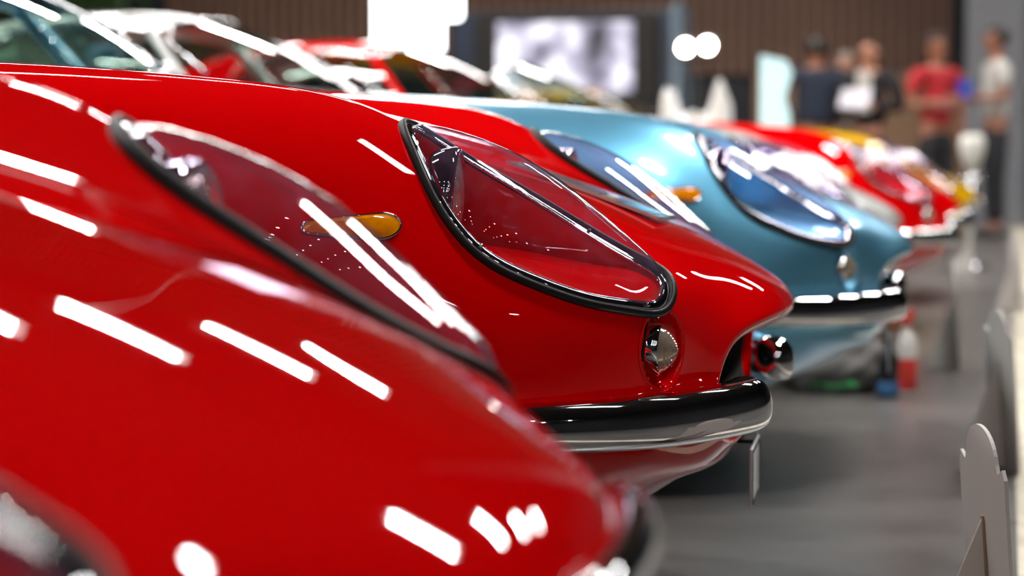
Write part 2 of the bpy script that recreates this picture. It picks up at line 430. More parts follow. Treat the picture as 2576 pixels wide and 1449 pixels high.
def headlight_unit(parent, s):
    P = rim_p; N = rim_n
    # chrome band and black seal
    band = [(0.0116, -.001), (0.0113, .0022), (.0104, .0030), (.0094, .0022), (0.0086, .0034), (.005, .0054), (.0, .0060), (-.0035, .0055), (-.004, .003), (-.003, -.001)]
    band = [(a * .86, b * .9) for a, b in band]
    V, F = sweep(P, N, band, True)
    o = link_mesh('headlight_trim', mirror_pts(V, s), fix(F, s), M_CHROME, parent)
    seal = [(-.0035, .003), (-.004, .0068), (-.006, .0085), (-.010, .0078), (-.0125, .003), (-.0125, -.004), (-.0035, -.004)]
    V, F = sweep(P, N, seal, True)
    # seal broadened and raised inboard, standing in for the chrome's dark reflection
    cc = sum(P, Vector()) / NR
    for i in range(NR):
        g = min(1, max(0, (cc.y - P[i].y) / .05)) * 1.1
        t = (P[(i + 1) % NR] - P[i - 1]).normalized(); sd = t.cross(N[i].normalized()).normalized()
        for q in range(len(seal)):
            k = i * len(seal) + q
            a = (V[k] - P[i]).dot(sd)
            if a < -.005: V[k] = V[k] + sd * (a + .005) * g * .45
            if (V[k] - P[i]).dot(N[i]) > .002: V[k] = V[k] + N[i] * .0025 * g
    o2 = link_mesh('seal', mirror_pts(V, s), fix(F, s), M_RUBBER, o)
    for k in (26, 56, 84, 108):
        c = P[k]; n = N[k]
        t = (P[k + 1] - P[k - 1]).normalized(); sd = t.cross(n)
        bm = bmesh.new()
        c2 = c + sd * 0.003 + n * 0.0068
        add_cyl(bm, c2, c2 + n * 0.0022, 0.0032, 0.0026, 16)
        for v in bm.verts: v.co.y *= s
        sc = bm_obj('screw', bm, M_CHROME, o)
    ctr = sum(P, Vector()) / NR
    a0 = min(p.dot(E1) for p in P); a1 = max(p.dot(E1) for p in P)
    # clear cover
    rings = [0.0, .02, .05, .09, .14, .2, .28, .38, .5, .62, .74, .86, .96]
    V = []; 
    for r in rings:
        for i in range(NR):
            inn = (ctr - P[i]); base = P[i] + inn * r
            q, n = onto(base + HN * .2, -HN)
            if r == 0: q = P[i]
            e = 1 - (1 - r) ** 2
            w = .007 + (.038 + .016 * min(1, max(0, (ctr.y - base.y) / .06 + .3))) * (e ** .7)
            edge = (ctr - P[i]).normalized() * 0.006 * (1 - r)
            V.append(q + edge + (HN * .6 + N[i] * .4 * (1 - r) + HN * .4 * r) * w)
    V.append(sum(V[-NR:], Vector()) / NR)
    F = grid_faces(len(rings), NR, True)
    L = (len(rings) - 1) * NR
    for i in range(NR): F.append((L + i, L + (i + 1) % NR, len(V) - 1))
    link_mesh('headlight_cover', mirror_pts(V, s), fix(F, s), M_ACRYLIC, parent)
    # painted bucket under the cover
    rings = [0, .03, .08, .14, .2, .3, .42, .55, .7, .85, .97]
    V = []
    for r in rings:
        for i in range(NR):
            base = P[i] + (ctr - P[i]) * r
            q, n = onto(base + HN * .2, -HN)
            if r == 0: q = P[i]
            a = 1 - (q.dot(E1) - a0) / (a1 - a0)        # 0 at the front tip, 1 at the rear top
            D = .008 + .150 * min(1, max(0, (a - .15) / .75)) ** 1.2
            f = min(1.0, (r / .22)) ; f = math.sin(f * math.pi / 2)
            V.append(q - HN * (D * f) - N[i] * .003)
    V.append(sum(V[-NR:], Vector()) / NR)
    F = grid_faces(len(rings), NR, True)
    L = (len(rings) - 1) * NR
    for i in range(NR): F.append((L + i, L + (i + 1) % NR, len(V) - 1))
    link_mesh('headlight_bucket', mirror_pts(V, s), fix(F, s), [M_RED], parent)
    # lamp
    c = Vector((-.424, .572, .692)); d = Vector((.98, -.07, -.06)).normalized()
    bm = bmesh.new()
    prof = [(0, -.06), (.045, -.055), (.066, -.03), (.073, -.012), (.0745, .0), (.073, .006), (.068, .008), (.064, .004), (.064, -.004)]
    lathe(bm, c, d, prof, 40, s)
    h = bm_obj('headlight', bm, M_CHROME, parent)
    bm = bmesh.new()
    lathe(bm, c, d, [(.0645, .0), (.060, .005), (.045, .010), (.028, .013), (.012, .0145), (0, .015)], 40, s)
    bm_obj('lens', bm, M_LAMPGLASS, h)

def lathe(bm, c, d, prof, seg, s=1):
    d = Vector(d); q = Vector((0, 0, 1)).rotation_difference(d)
    rows = []
    for (r, h) in prof:
        if r == 0:
            v = c + d * h
            rows.append([bm.verts.new((v.x, v.y * s, v.z))])
        else:
            row = []
            for k in range(seg):
                a = 2 * math.pi * k / seg
                v = c + q @ Vector((r * math.cos(a), r * math.sin(a), h))
                row.append(bm.verts.new((v.x, v.y * s, v.z)))
            rows.append(row)
    for a, b in zip(rows, rows[1:]):
        for k in range(seg):
            j = (k + 1) % seg
            if len(a) == 1 and len(b) == 1: continue
            if len(a) == 1: bm.faces.new((a[0], b[j], b[k]))
            elif len(b) == 1: bm.faces.new((a[k], a[j], b[0]))
            else: bm.faces.new((a[k], a[j], b[j], b[k]))

def turn_signal(parent, s):
    # painted cup sunk into the wing, then the lamp standing in it
    d = LAMP_D; q = Vector((0, 0, 1)).rotation_difference(d)
    rim = []; nr = []
    for k in range(64):
        a = 2 * math.pi * k / 64
        o = LAMP_C + q @ Vector((LAMP_R * 1.03 * math.cos(a), LAMP_R * 1.03 * math.sin(a), 0))
        p, n = onto(o + d * .12, -d)
        rim.append(p); nr.append(n)
    back = Vector((-.182, 0, 0))
    V = []; rows = 0
    for f, rr, lift in [(0, 1.12, .0015), (0, 1.03, .0012), (0.04, .985, -.001), (.15, .965, 0), (.5, .95, 0), (1, .93, 0)]:
        for k in range(64):
            a = 2 * math.pi * k / 64
            ang = q @ Vector((LAMP_R * math.cos(a), LAMP_R * math.sin(a), 0))
            o = LAMP_C + ang * rr
            if rr > 1:
                p, n = onto(o + d * .12, -d); p = p + n * lift * (0.3 if rr > 1.1 else 1)
            else:
                p0, n = onto(o + d * .12, -d)
                al = (p0 - LAMP_C).dot(d); bk = -.034
                p = o + d * (al + (bk - al) * f)
            V.append(p)
        rows += 1
    V.append(LAMP_C + d * -.034)
    F = grid_faces(rows, 64, True)
    L = (rows - 1) * 64
    for k in range(64): F.append((L + k, L + (k + 1) % 64, len(V) - 1))
    link_mesh('turn_signal_cup', mirror_pts(V, s), fix(F, s), [M_RED], parent)
    c = LAMP_C + d * -.020 + Vector((-.018, 0, -.001)); dd = Vector((1, .06, -.02)).normalized()
    bm = bmesh.new()
    lathe(bm, c, dd, [(.0365, -.004), (.0375, .0), (.0365, .004), (.034, .005)], 48, s)
    g = bm_obj('turn_signal', bm, M_RUBBER, parent)
    bm = bmesh.new()
    lathe(bm, c, dd, [(.035, -.004), (.0362, .006), (.0352, .013), (.0345, .020), (.0330, .0215), (.031, .018)], 48, s)
    bm_obj('bezel', bm, M_CHROME, g)
    bm = bmesh.new()
    prof = [(.032, .016)]
    n = 9
    for i in range(n):
        t = i / n; r = .0315 * (1 - t); h = .020 + .024 * math.sin(t * math.pi / 2) ** .8 * (1 - .12 * t)
        prof += [(r, h), (max(r - .0012, .001), h + .0018)]
    prof.append((0, .0445))
    lathe(bm, c, dd, prof, 48, s)
    bm_obj('lens', bm, M_LENS, g, smooth=False)

def side_marker(parent, s):
    pts = []
    cx0, cx1, z = -.575, -.463, .664
    H = .0150
    for k in range(48):
        a = 2 * math.pi * k / 48
        t = (1 + math.cos(a)) / 2
        x = cx0 + (cx1 - cx0) * t
        hw = H * (.34 + .66 * min(1, t * 1.25) ** .75)
        e = max(0, (x - (cx1 - 1.5 * H)) / (1.5 * H)); hw *= math.sqrt(max(0, 1 - e * e))
        e = max(0, ((cx0 + .007) - x) / .007); hw *= math.sqrt(max(0, 1 - e * e))
        sg = 1 if math.sin(a) > 1e-9 else (-1 if math.sin(a) < -1e-9 else 0)
        pts.append((x, z + hw * sg))
    P = []; N = []
    for (x, zz) in pts:
        p, n = onto(Vector((x, 1.2, zz)), (0, -1, 0)); P.append(p); N.append(n)
    V, F = sweep(P, N, [(.006, -.001), (.0055, .002), (.002, .004), (-.001, .0035), (-.003, -.001)], True)
    g = link_mesh('side_marker', mirror_pts(V, s), fix(F, s), M_RUBBER, parent)
    V, F = sweep(P, N, [(.0012, .002), (.0008, .0058), (-.001, .0064), (-.0022, .005), (-.0022, .002)], True)
    link_mesh('bezel', mirror_pts(V, s), fix(F, s), M_CHROME, g)
    ctr = sum(P, Vector()) / 48
    V = []
    rg = [0, .1, .25, .45, .7, .9]
    for r in rg:
        for i in range(48):
            b = P[i] + (ctr - P[i]) * r
            V.append(b + N[i] * (.004 + .010 * math.sin(min(1, r / .7) * math.pi / 2)))
    V.append(sum(V[-48:], Vector()) / 48)
    F = grid_faces(len(rg), 48, True); L = (len(rg) - 1) * 48
    for i in range(48): F.append((L + i, L + (i + 1) % 48, len(V) - 1))
    link_mesh('lens', mirror_pts(V, s), fix(F, s), M_AMBER, g)

def bumper(parent, s):
    path = open_curve([(-.046,.330),(-.043,.37),(-.052,.42),(-.078,.49),(-.112,.56),(-.165,.635),(-.25,.70),(-.36,.752),(-.47,.79),(-.57,.812)], 60)
    u0 = np.linspace(0, 1, len(path)); u1 = (u0 ** 1.8)
    path = np.stack([np.interp(u1, u0, path[:, k]) for k in range(2)], 1)
    V = []; n = len(path); K = 28
    for i in range(n):
        t = path[min(i + 1, n - 1)] - path[max(i - 1, 0)]; t = t / np.linalg.norm(t)
        nn = np.array([t[1], -t[0]])            # outward in plan
        if nn[0] < 0 and nn[1] < 0: nn = -nn
        u = u1[i]
        e0 = math.sqrt(max(0, 1 - (1 - min(1, u / .07)) ** 2)); e1 = math.sqrt(max(0, 1 - max(0, (u - .94) / .06) ** 2))
        w = (.03 + .97 * e0) * (.25 + .75 * e1) * (1 - .25 * u)
        for k in range(K):
            a = 2 * math.pi * k / K
            ca, sa = math.cos(a), math.sin(a)
            out = .034 * w * (abs(ca) ** .8) * (1 if ca > 0 else -1)
            zz = .0385 * w * (abs(sa) ** .85) * (1 if sa > 0 else -1)
            out += -.004 * sa
            V.append(Vector((path[i][0] + nn[0] * out, path[i][1] + nn[1] * out, .410 + zz)))
    F = grid_faces(n, K, True)
    F.append(tuple(range(K))[::-1]); F.append(tuple((n - 1) * K + k for k in range(K)))
    o = link_mesh('bumper', mirror_pts(V, s), fix(F, s), M_CHROME, parent)

def surf(fn, nu, nv):
    V = [fn(i / (nu - 1), j / (nv - 1)) for i in range(nu) for j in range(nv)]
    return V, grid_faces(nu, nv)

def lerp(a, b, t): return a + (b - a) * t

ROOFX = [(-2.36, 1.215, .490, .055), (-2.50, 1.238, .498, .05), (-2.70, 1.245, .500, .05), (-2.95, 1.235, .492, .055), (-3.20, 1.19, .475, .06), (-3.45, 1.10, .50, .06), (-3.65, 1.015, .55, .04), (-3.80, .948, .60, .01)]
def ws_bottom(s): return Vector((-1.87 - .42 * abs(s) ** 2.1, .615 * s, .955 - .02 * abs(s)))
def ws_top(s): return Vector((-2.36 - .10 * s * s, .49 * s, 1.218 - .06 * s * s))

def greenhouse(parent, seats):
    def fw(u, v):
        s = -1 + 2 * v; p = ws_bottom(s).lerp(ws_top(s), u)
        return p + Vector((.02, 0, .03)) * math.sin(u * math.pi) * .7
    V, F = surf(fw, 14, 40)
    link_mesh('windshield', V, F, M_WGLASS, parent)
    P = [ws_bottom(-1 + k / 20) for k in range(41)] + [ws_top(1 - k / 20) for k in range(41)]
    V, F = tube(P, .009, True, 8)
    fr = link_mesh('windshield_frame', V, F, M_CHROME, parent)
    R = np.array(ROOFX)
    t = -R[:, 0]
    xs = np.linspace(t[0], t[-1], 40)
    RR = spline_eval(t, R, xs)
    def fr_(i, j):
        s = -1 + 2 * j / 30
        r = RR[i]
        return Vector((r[0] - (.10 * s * s if i < 4 else .10 * s * s * max(0, 1 - (i - 3) / 8)), r[2] * s, r[1] - r[3] * abs(s) ** 2.6))
    V = [fr_(i, j) for i in range(40) for j in range(31)]
    F = []; 
    for i in range(39):
        for j in range(30):
            win = 24 <= i <= 34 and 4 <= j <= 25
            if not win: F.append((i * 31 + j, i * 31 + j + 1, (i + 1) * 31 + j + 1, (i + 1) * 31 + j))
    o = link_mesh('roof', V, F, [M_RED], parent)
    m = o.modifiers.new('thickness', 'SOLIDIFY'); m.thickness = .02; m.offset = -1
    F = [(i * 31 + j, i * 31 + j + 1, (i + 1) * 31 + j + 1, (i + 1) * 31 + j) for i in range(24, 35) for j in range(4, 26)]
    link_mesh('rear_window', V, F, M_WGLASS, parent)
    for s in (1, -1):
        A = [Vector((-2.30, .622 * s, .945)), Vector((-2.475, .50 * s, 1.160))]
        P = [A[0].lerp(A[1], k / 8) for k in range(9)]
        V, F = tube(P, .02, False, 10)
        link_mesh('windshield_pillar', V, F, [M_RED], parent)
        top = lambda u: Vector((lerp(-2.475, -2.98, u), lerp(.505, .49, u) * s, 1.160 + .028 * math.sin(u * math.pi) - .012 * u))
        bot = lambda u: Vector((lerp(-2.30, -3.12, u), lerp(.625, .635, u) * s, .94 + .01 * u))
        V, F = surf(lambda u, v: bot(u).lerp(top(u), v) + Vector((0, s * .02 * math.sin(v * math.pi), 0)), 16, 8)
        w = link_mesh('side_window', V, F, M_WGLASS, parent)
        P = [bot(k / 15) for k in range(16)] + [top(1 - k / 15) for k in range(16)]
        V, F = tube(P, .007, True, 6)
        link_mesh('window_frame', V, F, M_CHROME, w)
        # rear quarter panel between the side window and the sloping roof
        V, F = surf(lambda u, v: Vector((lerp(-3.12, -3.80, u), .635 * s, .95)).lerp(
            Vector((lerp(-2.98, -3.78, u), lerp(.49, .60, u ** 1.5) * s, float(np.interp(-lerp(-2.98, -3.78, u), t, R[:, 1] - R[:, 3])))), v), 20, 8)
        qp = link_mesh('quarter_panel', V, F, [M_RED], parent)
        mm = qp.modifiers.new('thickness', 'SOLIDIFY'); mm.thickness = .012; mm.offset = 0
    for y in (-.22, .20):
        P = [Vector((-1.855, y, .955)), Vector((-1.90, y + .02, .985)), Vector((-2.02, y + .22, 1.045)), Vector((-2.05, y + .30, 1.058))]
        P = [Vector(q) for q in open_curve(P, 16)]
        P = [p + Vector((.012, 0, .014)) for p in P]
        V, F = tube(P, .005, False, 6)
        link_mesh('wiper', V, F, M_CHROME, parent)

def interior(parent):
    bm = bmesh.new()
    add_box(bm, (-2.57, 0, .30), (1.10, 1.18, .04))
    add_box(bm, (-2.03, 0, .60), (.04, 1.18, .62))
    add_box(bm, (-3.10, 0, .60), (.04, 1.18, .62))
    add_box(bm, (-2.57, .58, .60), (1.10, .03, .62)); add_box(bm, (-2.57, -.58, .60), (1.10, .03, .62))
    add_box(bm, (-2.57, 0, .42), (1.05, .22, .22), bev=.03)
    add_box(bm, (-2.10, 0, .86), (.16, 1.14, .14), bev=.04)
    bm_obj('cabin_lining', bm, M_BLACK, parent)
    for s in (1, -1):
        bm = bmesh.new()
        add_box(bm, (-2.62, .32 * s, .42), (.46, .42, .14), bev=.045)
        st = bm_obj('seat', bm, [M_LEATHER], parent)
        bm = bmesh.new()
        add_box(bm, (-2.90, .32 * s, .70), (.13, .42, .52), Matrix.Rotation(math.radians(-14), 3, 'Y'), bev=.05)
        bm_obj('backrest', bm, [M_LEATHER], st)
    c = Vector((-2.30, .32, .80)); q = Matrix.Rotation(math.radians(-62), 3, 'Y')
    P = [c + q @ Vector((.185 * math.cos(a), .185 * math.sin(a), 0)) for a in [2 * math.pi * k / 40 for k in range(40)]]
    V, F = tube(P, .012, True, 8)
    sw = link_mesh('steering_wheel', V, F, M_LEATHER, parent)
    bm = bmesh.new()
    for a in (0.5, 2.6, 4.7):
        add_cyl(bm, c, c + q @ Vector((.18 * math.cos(a), .18 * math.sin(a), 0)), .008, .008, 8)
    add_cyl(bm, c, c + q @ Vector((0, 0, -.22)), .02, .02, 10)
    bm_obj('spokes', bm, M_CHROME, sw)

def wheels(parent):
    for (cx, cz, R) in ARCHES:
        for s in (1, -1):
            bm = bmesh.new()
            d = Vector((0, 1, 0)); c = Vector((cx, .66, .325))
            lathe(bm, c, d, [(.19, -.10), (.27, -.11), (.31, -.10), (.325, -.07), (.326, 0), (.325, .06), (.31, .095), (.27, .105), (.20, .095), (.19, .07)], 56, s)
            w = bm_obj('wheel', bm, M_TYRE, parent)
            bm = bmesh.new()
            lathe(bm, c, d, [(.195, .09), (.185, .075), (.17, .05), (.10, .03), (.06, .045), (.03, .085), (0, .09)], 56, s)
            for k in range(10):
                a = 2 * math.pi * k / 10
                p = c + Vector((math.cos(a) * .13, .045, math.sin(a) * .13))
                add_cyl(bm, Vector((p.x, p.y * s, p.z)), Vector((p.x, (p.y + .02) * s, p.z)), .028, .018, 10)
            bm_obj('rim', bm, M_ALLOY, w)
            bm = bmesh.new()
            # wheel well lining
            rows = []
            for y in (.79 if cx > -2 else .80, .50):
                rows.append([bm.verts.new((cx + R * math.cos(a), y * s, cz + R * math.sin(a))) for a in [math.pi * (k / 24) * 1.16 - .25 for k in range(25)]])
            for k in range(24): bm.faces.new((rows[0][k], rows[0][k + 1], rows[1][k + 1], rows[1][k]))
            bm.faces.new(rows[1])
            bm_obj('wheel_well', bm, M_BLACK, parent)

def grille(parent):
    bm = bmesh.new()
    for k in range(17):
        y = -.33 + k * .04125
        add_box(bm, (-.165, y, .43), (.02, .0025, .10 if abs(y) > .3 else .118))
    for z in (.385, .41, .435, .46, .482):
        add_box(bm, (-.165, 0, z), (.02, .66 if z < .47 else .6, .0025))
    g = bm_obj('grille', bm, M_ALLOY, parent, smooth=False)
    bm = bmesh.new()
    add_box(bm, (-.205, 0, .43), (.01, .72, .13))
    bm_obj('mesh_backing', bm, M_BLACK, g, smooth=False)

def number_plate(parent):
    bm = bmesh.new()
    add_box(bm, (-.055, 0, .268), (.004, .20, .088), bev=.0015)
    p = bm_obj('number_plate', bm, pmat('plate_enamel', (.75, .77, .8), rough=.3, coat=.5, noise=(40, .9, 1.05)), parent)
    bm = bmesh.new()
    for (y, z, sy, sz) in [(0, .307, .19, .004), (0, .229, .19, .004), (-.095, .268, .004, .08), (.095, .268, .004, .08)]:
        add_box(bm, (-.0525, y, z), (.002, sy, sz))
    bm_obj('plate_border', bm, M_BLACK, p, smooth=False)
    bm = bmesh.new()
    add_box(bm, (-.085, 0, .318), (.06, .10, .006))
    bm_obj('plate_bracket', bm, M_BLACK, p, smooth=False)

def mouth_ring(parent):
    P = [Vector((p[0] + .014, p[1] * 1.03, p[2] - .002)) for p in ST[3]]
    P += [Vector((p.x, -p.y, p.z)) for p in P[1:11][::-1]]
    P = [Vector(q) for q in closed_curve([tuple(p) for p in P], 120)]
    V, F = tube(P, .017, True, 14)
    return link_mesh('grille_surround', V, F, M_CHROME, parent)

def build_car():
    root = empty('sports_car')
    build_body(root)
    for s in (1, -1):
        headlight_unit(root, s)
        turn_signal(root, s)
        side_marker(root, s)
        bumper(root, s)
    greenhouse(root, None)
    interior(root)
    wheels(root)
    grille(root)
    number_plate(root)
    return root

def children_of(o):
    return [c for c in COL.objects if c.parent == o]

KIDS = {}
def index_kids():
    KIDS.clear()
    for c in COL.objects:
        if c.parent: KIDS.setdefault(c.parent.name, []).append(c)

def copy_tree(o, parent=None, skip=()):
    c = o.copy(); COL.objects.link(c); c.parent = parent
    for ch in KIDS.get(o.name, []):
        base = ch.name.split('.')[0]
        if parent is None and base in skip: continue
        copy_tree(ch, c, skip)
    return c

def recolour(root, mp):
    stack = [root]
    while stack:
        o = stack.pop()
        stack += [c for c in COL.objects if c.parent == o]
        if o.type != 'MESH': continue
        for sl in o.material_slots:
            m = sl.material
            if m in mp:
                sl.link = 'OBJECT'; sl.material = mp[m]

CAR = build_car()
index_kids()
OPEN = ('roof', 'rear_window', 'side_window', 'quarter_panel', 'windshield_pillar')
CARY = math.radians(5.0)
row = [
 (-.302, 1.42, 5.0, None, 'red sports car nearest the camera, out of focus, filling the lower left', ()),
 (-.480, 3.70, 5.0, {}, 'sharply focused red sports car with chrome bumper, second in the row, before the blue car', ()),
 (-.480, 5.98, 5.0, {M_RED: M_BLUE}, 'metallic blue sports car parked directly behind the sharply focused red one', ()),
 (-.700, 8.26, 5.0, {M_RED: M_SILVER, M_LEATHER: M_LEATHER_RED}, 'pale silver sports car with white roof and red seats behind the blue car', ()),
 (-.640, 10.54, 5.0, {}, 'red sports car farther back, between the silver car and the yellow-bonneted one', ()),
 (-.700, 12.80, 5.0, {M_RED: M_YELLOW}, 'yellow open sports car at the blurred end of the near row', OPEN),
 (-1.48, 18.75, 2.0, {M_RED: M_ORANGE}, 'blurred orange-yellow sports car far behind, seen by its roof below the screen', ()),
]
for i, (x, y, a, mp, label, skip) in enumerate(row):
    r = CAR if i == 0 else copy_tree(CAR, None, skip)
    r.location = (x, y, -.012 if i == 0 else 0); r.rotation_euler = (0, 0, math.radians(a))
    tag(r, label, 'car', 'sports cars parked nose out in a row')
    if mp: recolour(r, mp)
mouth_ring(CAR)
#=====MORE=====
# ------------------------------------------------------------------ hall shell
def slat_mat():
    m, nt, b = new_mat('wood_slats')
    tc = nt.nodes.new('ShaderNodeTexCoord'); sp = nt.nodes.new('ShaderNodeSeparateXYZ')
    nt.links.new(tc.outputs['Object'], sp.inputs[0])
    n = nt.nodes.new('ShaderNodeTexNoise'); n.inputs['Scale'].default_value = 0.7
    nt.links.new(tc.outputs['Object'], n.inputs['Vector'])
    cr = nt.nodes.new('ShaderNodeValToRGB')
    cr.color_ramp.elements[0].color = (.15, .075, .045, 1); cr.color_ramp.elements[1].color = (.32, .165, .10, 1)
    nt.links.new(n.outputs['Fac'], cr.inputs[0])
    nt.links.new(cr.outputs[0], b.inputs['Base Color'])
    b.inputs['Roughness'].default_value = .6
    return m
M_SLAT = slat_mat()
M_WALLDARK = pmat('dark_wall_paint', (.025, .027, .032), rough=.8, noise=(1.5, .7, 1.2))
M_WALLGREY = pmat('grey_wall_paint', (.16, .16, .17), rough=.8, noise=(1.5, .9, 1.1))
M_CEIL = pmat('dark_ceiling', (.03, .03, .032), rough=.9, noise=(1, .7, 1.3))

def floor_mat():
    m, nt, b = new_mat('polished_concrete')
    tc = nt.nodes.new('ShaderNodeTexCoord')
    mp = nt.nodes.new('ShaderNodeMapping')
    nt.links.new(tc.outputs['Object'], mp.inputs[0])
    n = nt.nodes.new('ShaderNodeTexNoise'); n.inputs['Scale'].default_value = 1.3; n.inputs['Detail'].default_value = 8
    n.inputs['Roughness'].default_value = .65
    nt.links.new(mp.outputs[0], n.inputs['Vector'])
    cr = nt.nodes.new('ShaderNodeValToRGB')
    cr.color_ramp.elements[0].position = .32; cr.color_ramp.elements[1].position = .72
    cr.color_ramp.elements[0].color = (.065, .062, .058, 1); cr.color_ramp.elements[1].color = (.15, .14, .13, 1)
    nt.links.new(n.outputs['Fac'], cr.inputs[0])
    nt.links.new(cr.outputs[0], b.inputs['Base Color'])
    n2 = nt.nodes.new('ShaderNodeTexNoise'); n2.inputs['Scale'].default_value = 3.5; n2.inputs['Detail'].default_value = 5
    nt.links.new(mp.outputs[0], n2.inputs['Vector'])
    mr = nt.nodes.new('ShaderNodeMapRange'); mr.inputs['To Min'].default_value = .24; mr.inputs['To Max'].default_value = .36
    nt.links.new(n2.outputs['Fac'], mr.inputs['Value']); nt.links.new(mr.outputs[0], b.inputs['Roughness'])
    bp = nt.nodes.new('ShaderNodeBump'); bp.inputs["Strength"].default_value = .08; bp.inputs['Distance'].default_value = .004
    n3 = nt.nodes.new('ShaderNodeTexNoise'); n3.inputs['Scale'].default_value = 25
    nt.links.new(mp.outputs[0], n3.inputs['Vector']); nt.links.new(n3.outputs['Fac'], bp.inputs['Height'])
    nt.links.new(bp.outputs[0], b.inputs['Normal'])
    return m
M_FLOOR = floor_mat()
RX0, RX1, RY0, RY1, RZ = -24.0, 12.0, -12.0, 27.0, 8.0

def struct_box(name, c, s, mat):
    bm = bmesh.new(); add_box(bm, c, s)
    o = bm_obj(name, bm, mat, smooth=False); o['kind'] = 'structure'; return o

struct_box('floor', ((RX0 + RX1) / 2, (RY0 + RY1) / 2, -.1), (RX1 - RX0, RY1 - RY0, .2), M_FLOOR)
struct_box('ceiling', ((RX0 + RX1) / 2, (RY0 + RY1) / 2, RZ + .1), (RX1 - RX0, RY1 - RY0, .2), M_CEIL)
struct_box('wall_left', (RX0 - .1, (RY0 + RY1) / 2, RZ / 2), (.2, RY1 - RY0, RZ), M_WALLDARK)
struct_box('wall_right', (RX1 + .1, (RY0 + RY1) / 2, RZ / 2), (.2, RY1 - RY0, RZ), M_WALLDARK)
struct_box('wall_front', ((RX0 + RX1) / 2, RY0 - .1, RZ / 2), (RX1 - RX0, .2, RZ), M_WALLDARK)
struct_box('wall_back', ((RX0 + RX1) / 2, RY1 + .1, RZ / 2), (RX1 - RX0, .2, RZ), M_WALLDARK)
# slatted timber cladding on the back wall: one panel of vertical slats
V = []; F = []
x = -10.9; k = 0
while x < -1.75:
    w = .075
    y0, y1, z0, z1 = 26.88, 26.98, 1.62, 7.9
    b0 = len(V)
    V += [(x, y1, z0), (x + w, y1, z0), (x + w, y0, z0), (x, y0, z0), (x, y1, z1), (x + w, y1, z1), (x + w, y0, z1), (x, y0, z1)]
    F += [(b0, b0 + 3, b0 + 2, b0 + 1), (b0 + 3, b0 + 7, b0 + 6, b0 + 2), (b0, b0 + 4, b0 + 7, b0 + 3), (b0 + 1, b0 + 2, b0 + 6, b0 + 5), (b0 + 4, b0 + 5, b0 + 6, b0 + 7)]
    x += .135
o = link_mesh('wall_cladding', V, F, M_SLAT, smooth=False); o['kind'] = 'structure'
struct_box('wall_column', (-1.17, 25.2, 4.0), (.62, .6, 8.0), M_WALLGREY)
struct_box('trim_1', (-.80, 25.0, 4.0), (.06, .5, 8.0), pmat('teal_edge_paint', (.05, .12, .15), rough=.5, noise=(3, .8, 1.2)))
# warm timber dado wall behind the visitors
struct_box('wall_dado', (-2.6, 26.8, .8), (2.6, .12, 1.62), pmat('plain_timber', (.30, .17, .09), rough=.6, noise=(2, .7, 1.2)))

# floor marking line
bm = bmesh.new()
add_box(bm, (0, 0, .001), (.16, 30, .002))
o = bm_obj('floor_line', bm, pmat('worn_cream_line', (.72, .66, .50), rough=.6, noise=(9, .35, 1.15)), smooth=False)
o.location = (-.155, 4.4, 0); o.rotation_euler = (0, 0, math.atan2(.709, 17.1))
mv = Matrix.Rotation(o.rotation_euler.z, 3, 'Z') @ Vector((0, 9.0, 0)); o.location = (-.155 + mv.x + .075, 4.4 + mv.y, 0)
tag(o, 'worn cream line running along the grey floor at the right', 'floor line')

# ------------------------------------------------------------------ hall lamps
M_TUBE = pmat('lamp_diffuser', (1, 1, 1), emis=(1.0, .97, .95), estr=LAMP, noise=(5, .99, 1.0))
M_HOUSING = pmat('lamp_housing', (.3, .3, .3), rough=.4, noise=(10, .9, 1.1))
def ceiling_light():
    r = empty('ceiling_light')
    bm = bmesh.new(); add_box(bm, (0, 0, .05), (1.32, .34, .06), bev=.01)
    for q in (-.165, .165): add_box(bm, (0, q, -.01), (1.32, .01, .08))  # side skirts added to cut sideways light and darken the car flanks
    bm_obj('housing', bm, M_HOUSING, r, smooth=False)
    bm = bmesh.new(); add_box(bm, (0, 0, 0), (1.2, .22, .04), bev=.008)
    bm_obj('diffuser', bm, M_TUBE, r, smooth=False)
    bm = bmesh.new(); add_cyl(bm, (-.5, 0, .08), (-.5, 0, RZ - LZ - .002), .004); add_cyl(bm, (.5, 0, .08), (.5, 0, RZ - LZ - .002), .004)
    bm_obj('suspension_wire', bm, M_HOUSING, r, smooth=False)
    return r
LZ = 5.2
LIGHTS = [(x, y) for y in (4.6, 8.0, 11.4, 14.8, 18.2, 21.6) for x in (-8.4, -4.0, 1.1)]
L0 = ceiling_light(); index_kids()
for i, (x, y) in enumerate(LIGHTS):
    r = L0 if i == 0 else copy_tree(L0)
    r.location = (x, y, LZ)
    tag(r, 'linear white strip lamp hanging from the dark hall ceiling', 'ceiling lamp', 'linear strip lamps over the cars')
M_SPOT = pmat('downlight_glass', (1, 1, 1), emis=(1.0, .96, .92), estr=190.0, noise=(5, .99, 1.0))
def downlight():
    r = empty('downlight')
    bm = bmesh.new(); add_cyl(bm, (0, 0, .02), (0, 0, .20), .11, .095, 20); bm_obj('housing', bm, M_HOUSING, r)
    bm = bmesh.new(); add_cyl(bm, (0, 0, 0), (0, 0, .018), .075, .075, 20); bm_obj('lens', bm, M_SPOT, r, smooth=False)
    bm = bmesh.new(); add_cyl(bm, (0, 0, .2), (0, 0, 1.6 - .002), .006); bm_obj('rod', bm, M_HOUSING, r)
    return r
D0 = downlight(); index_kids()
k = 0
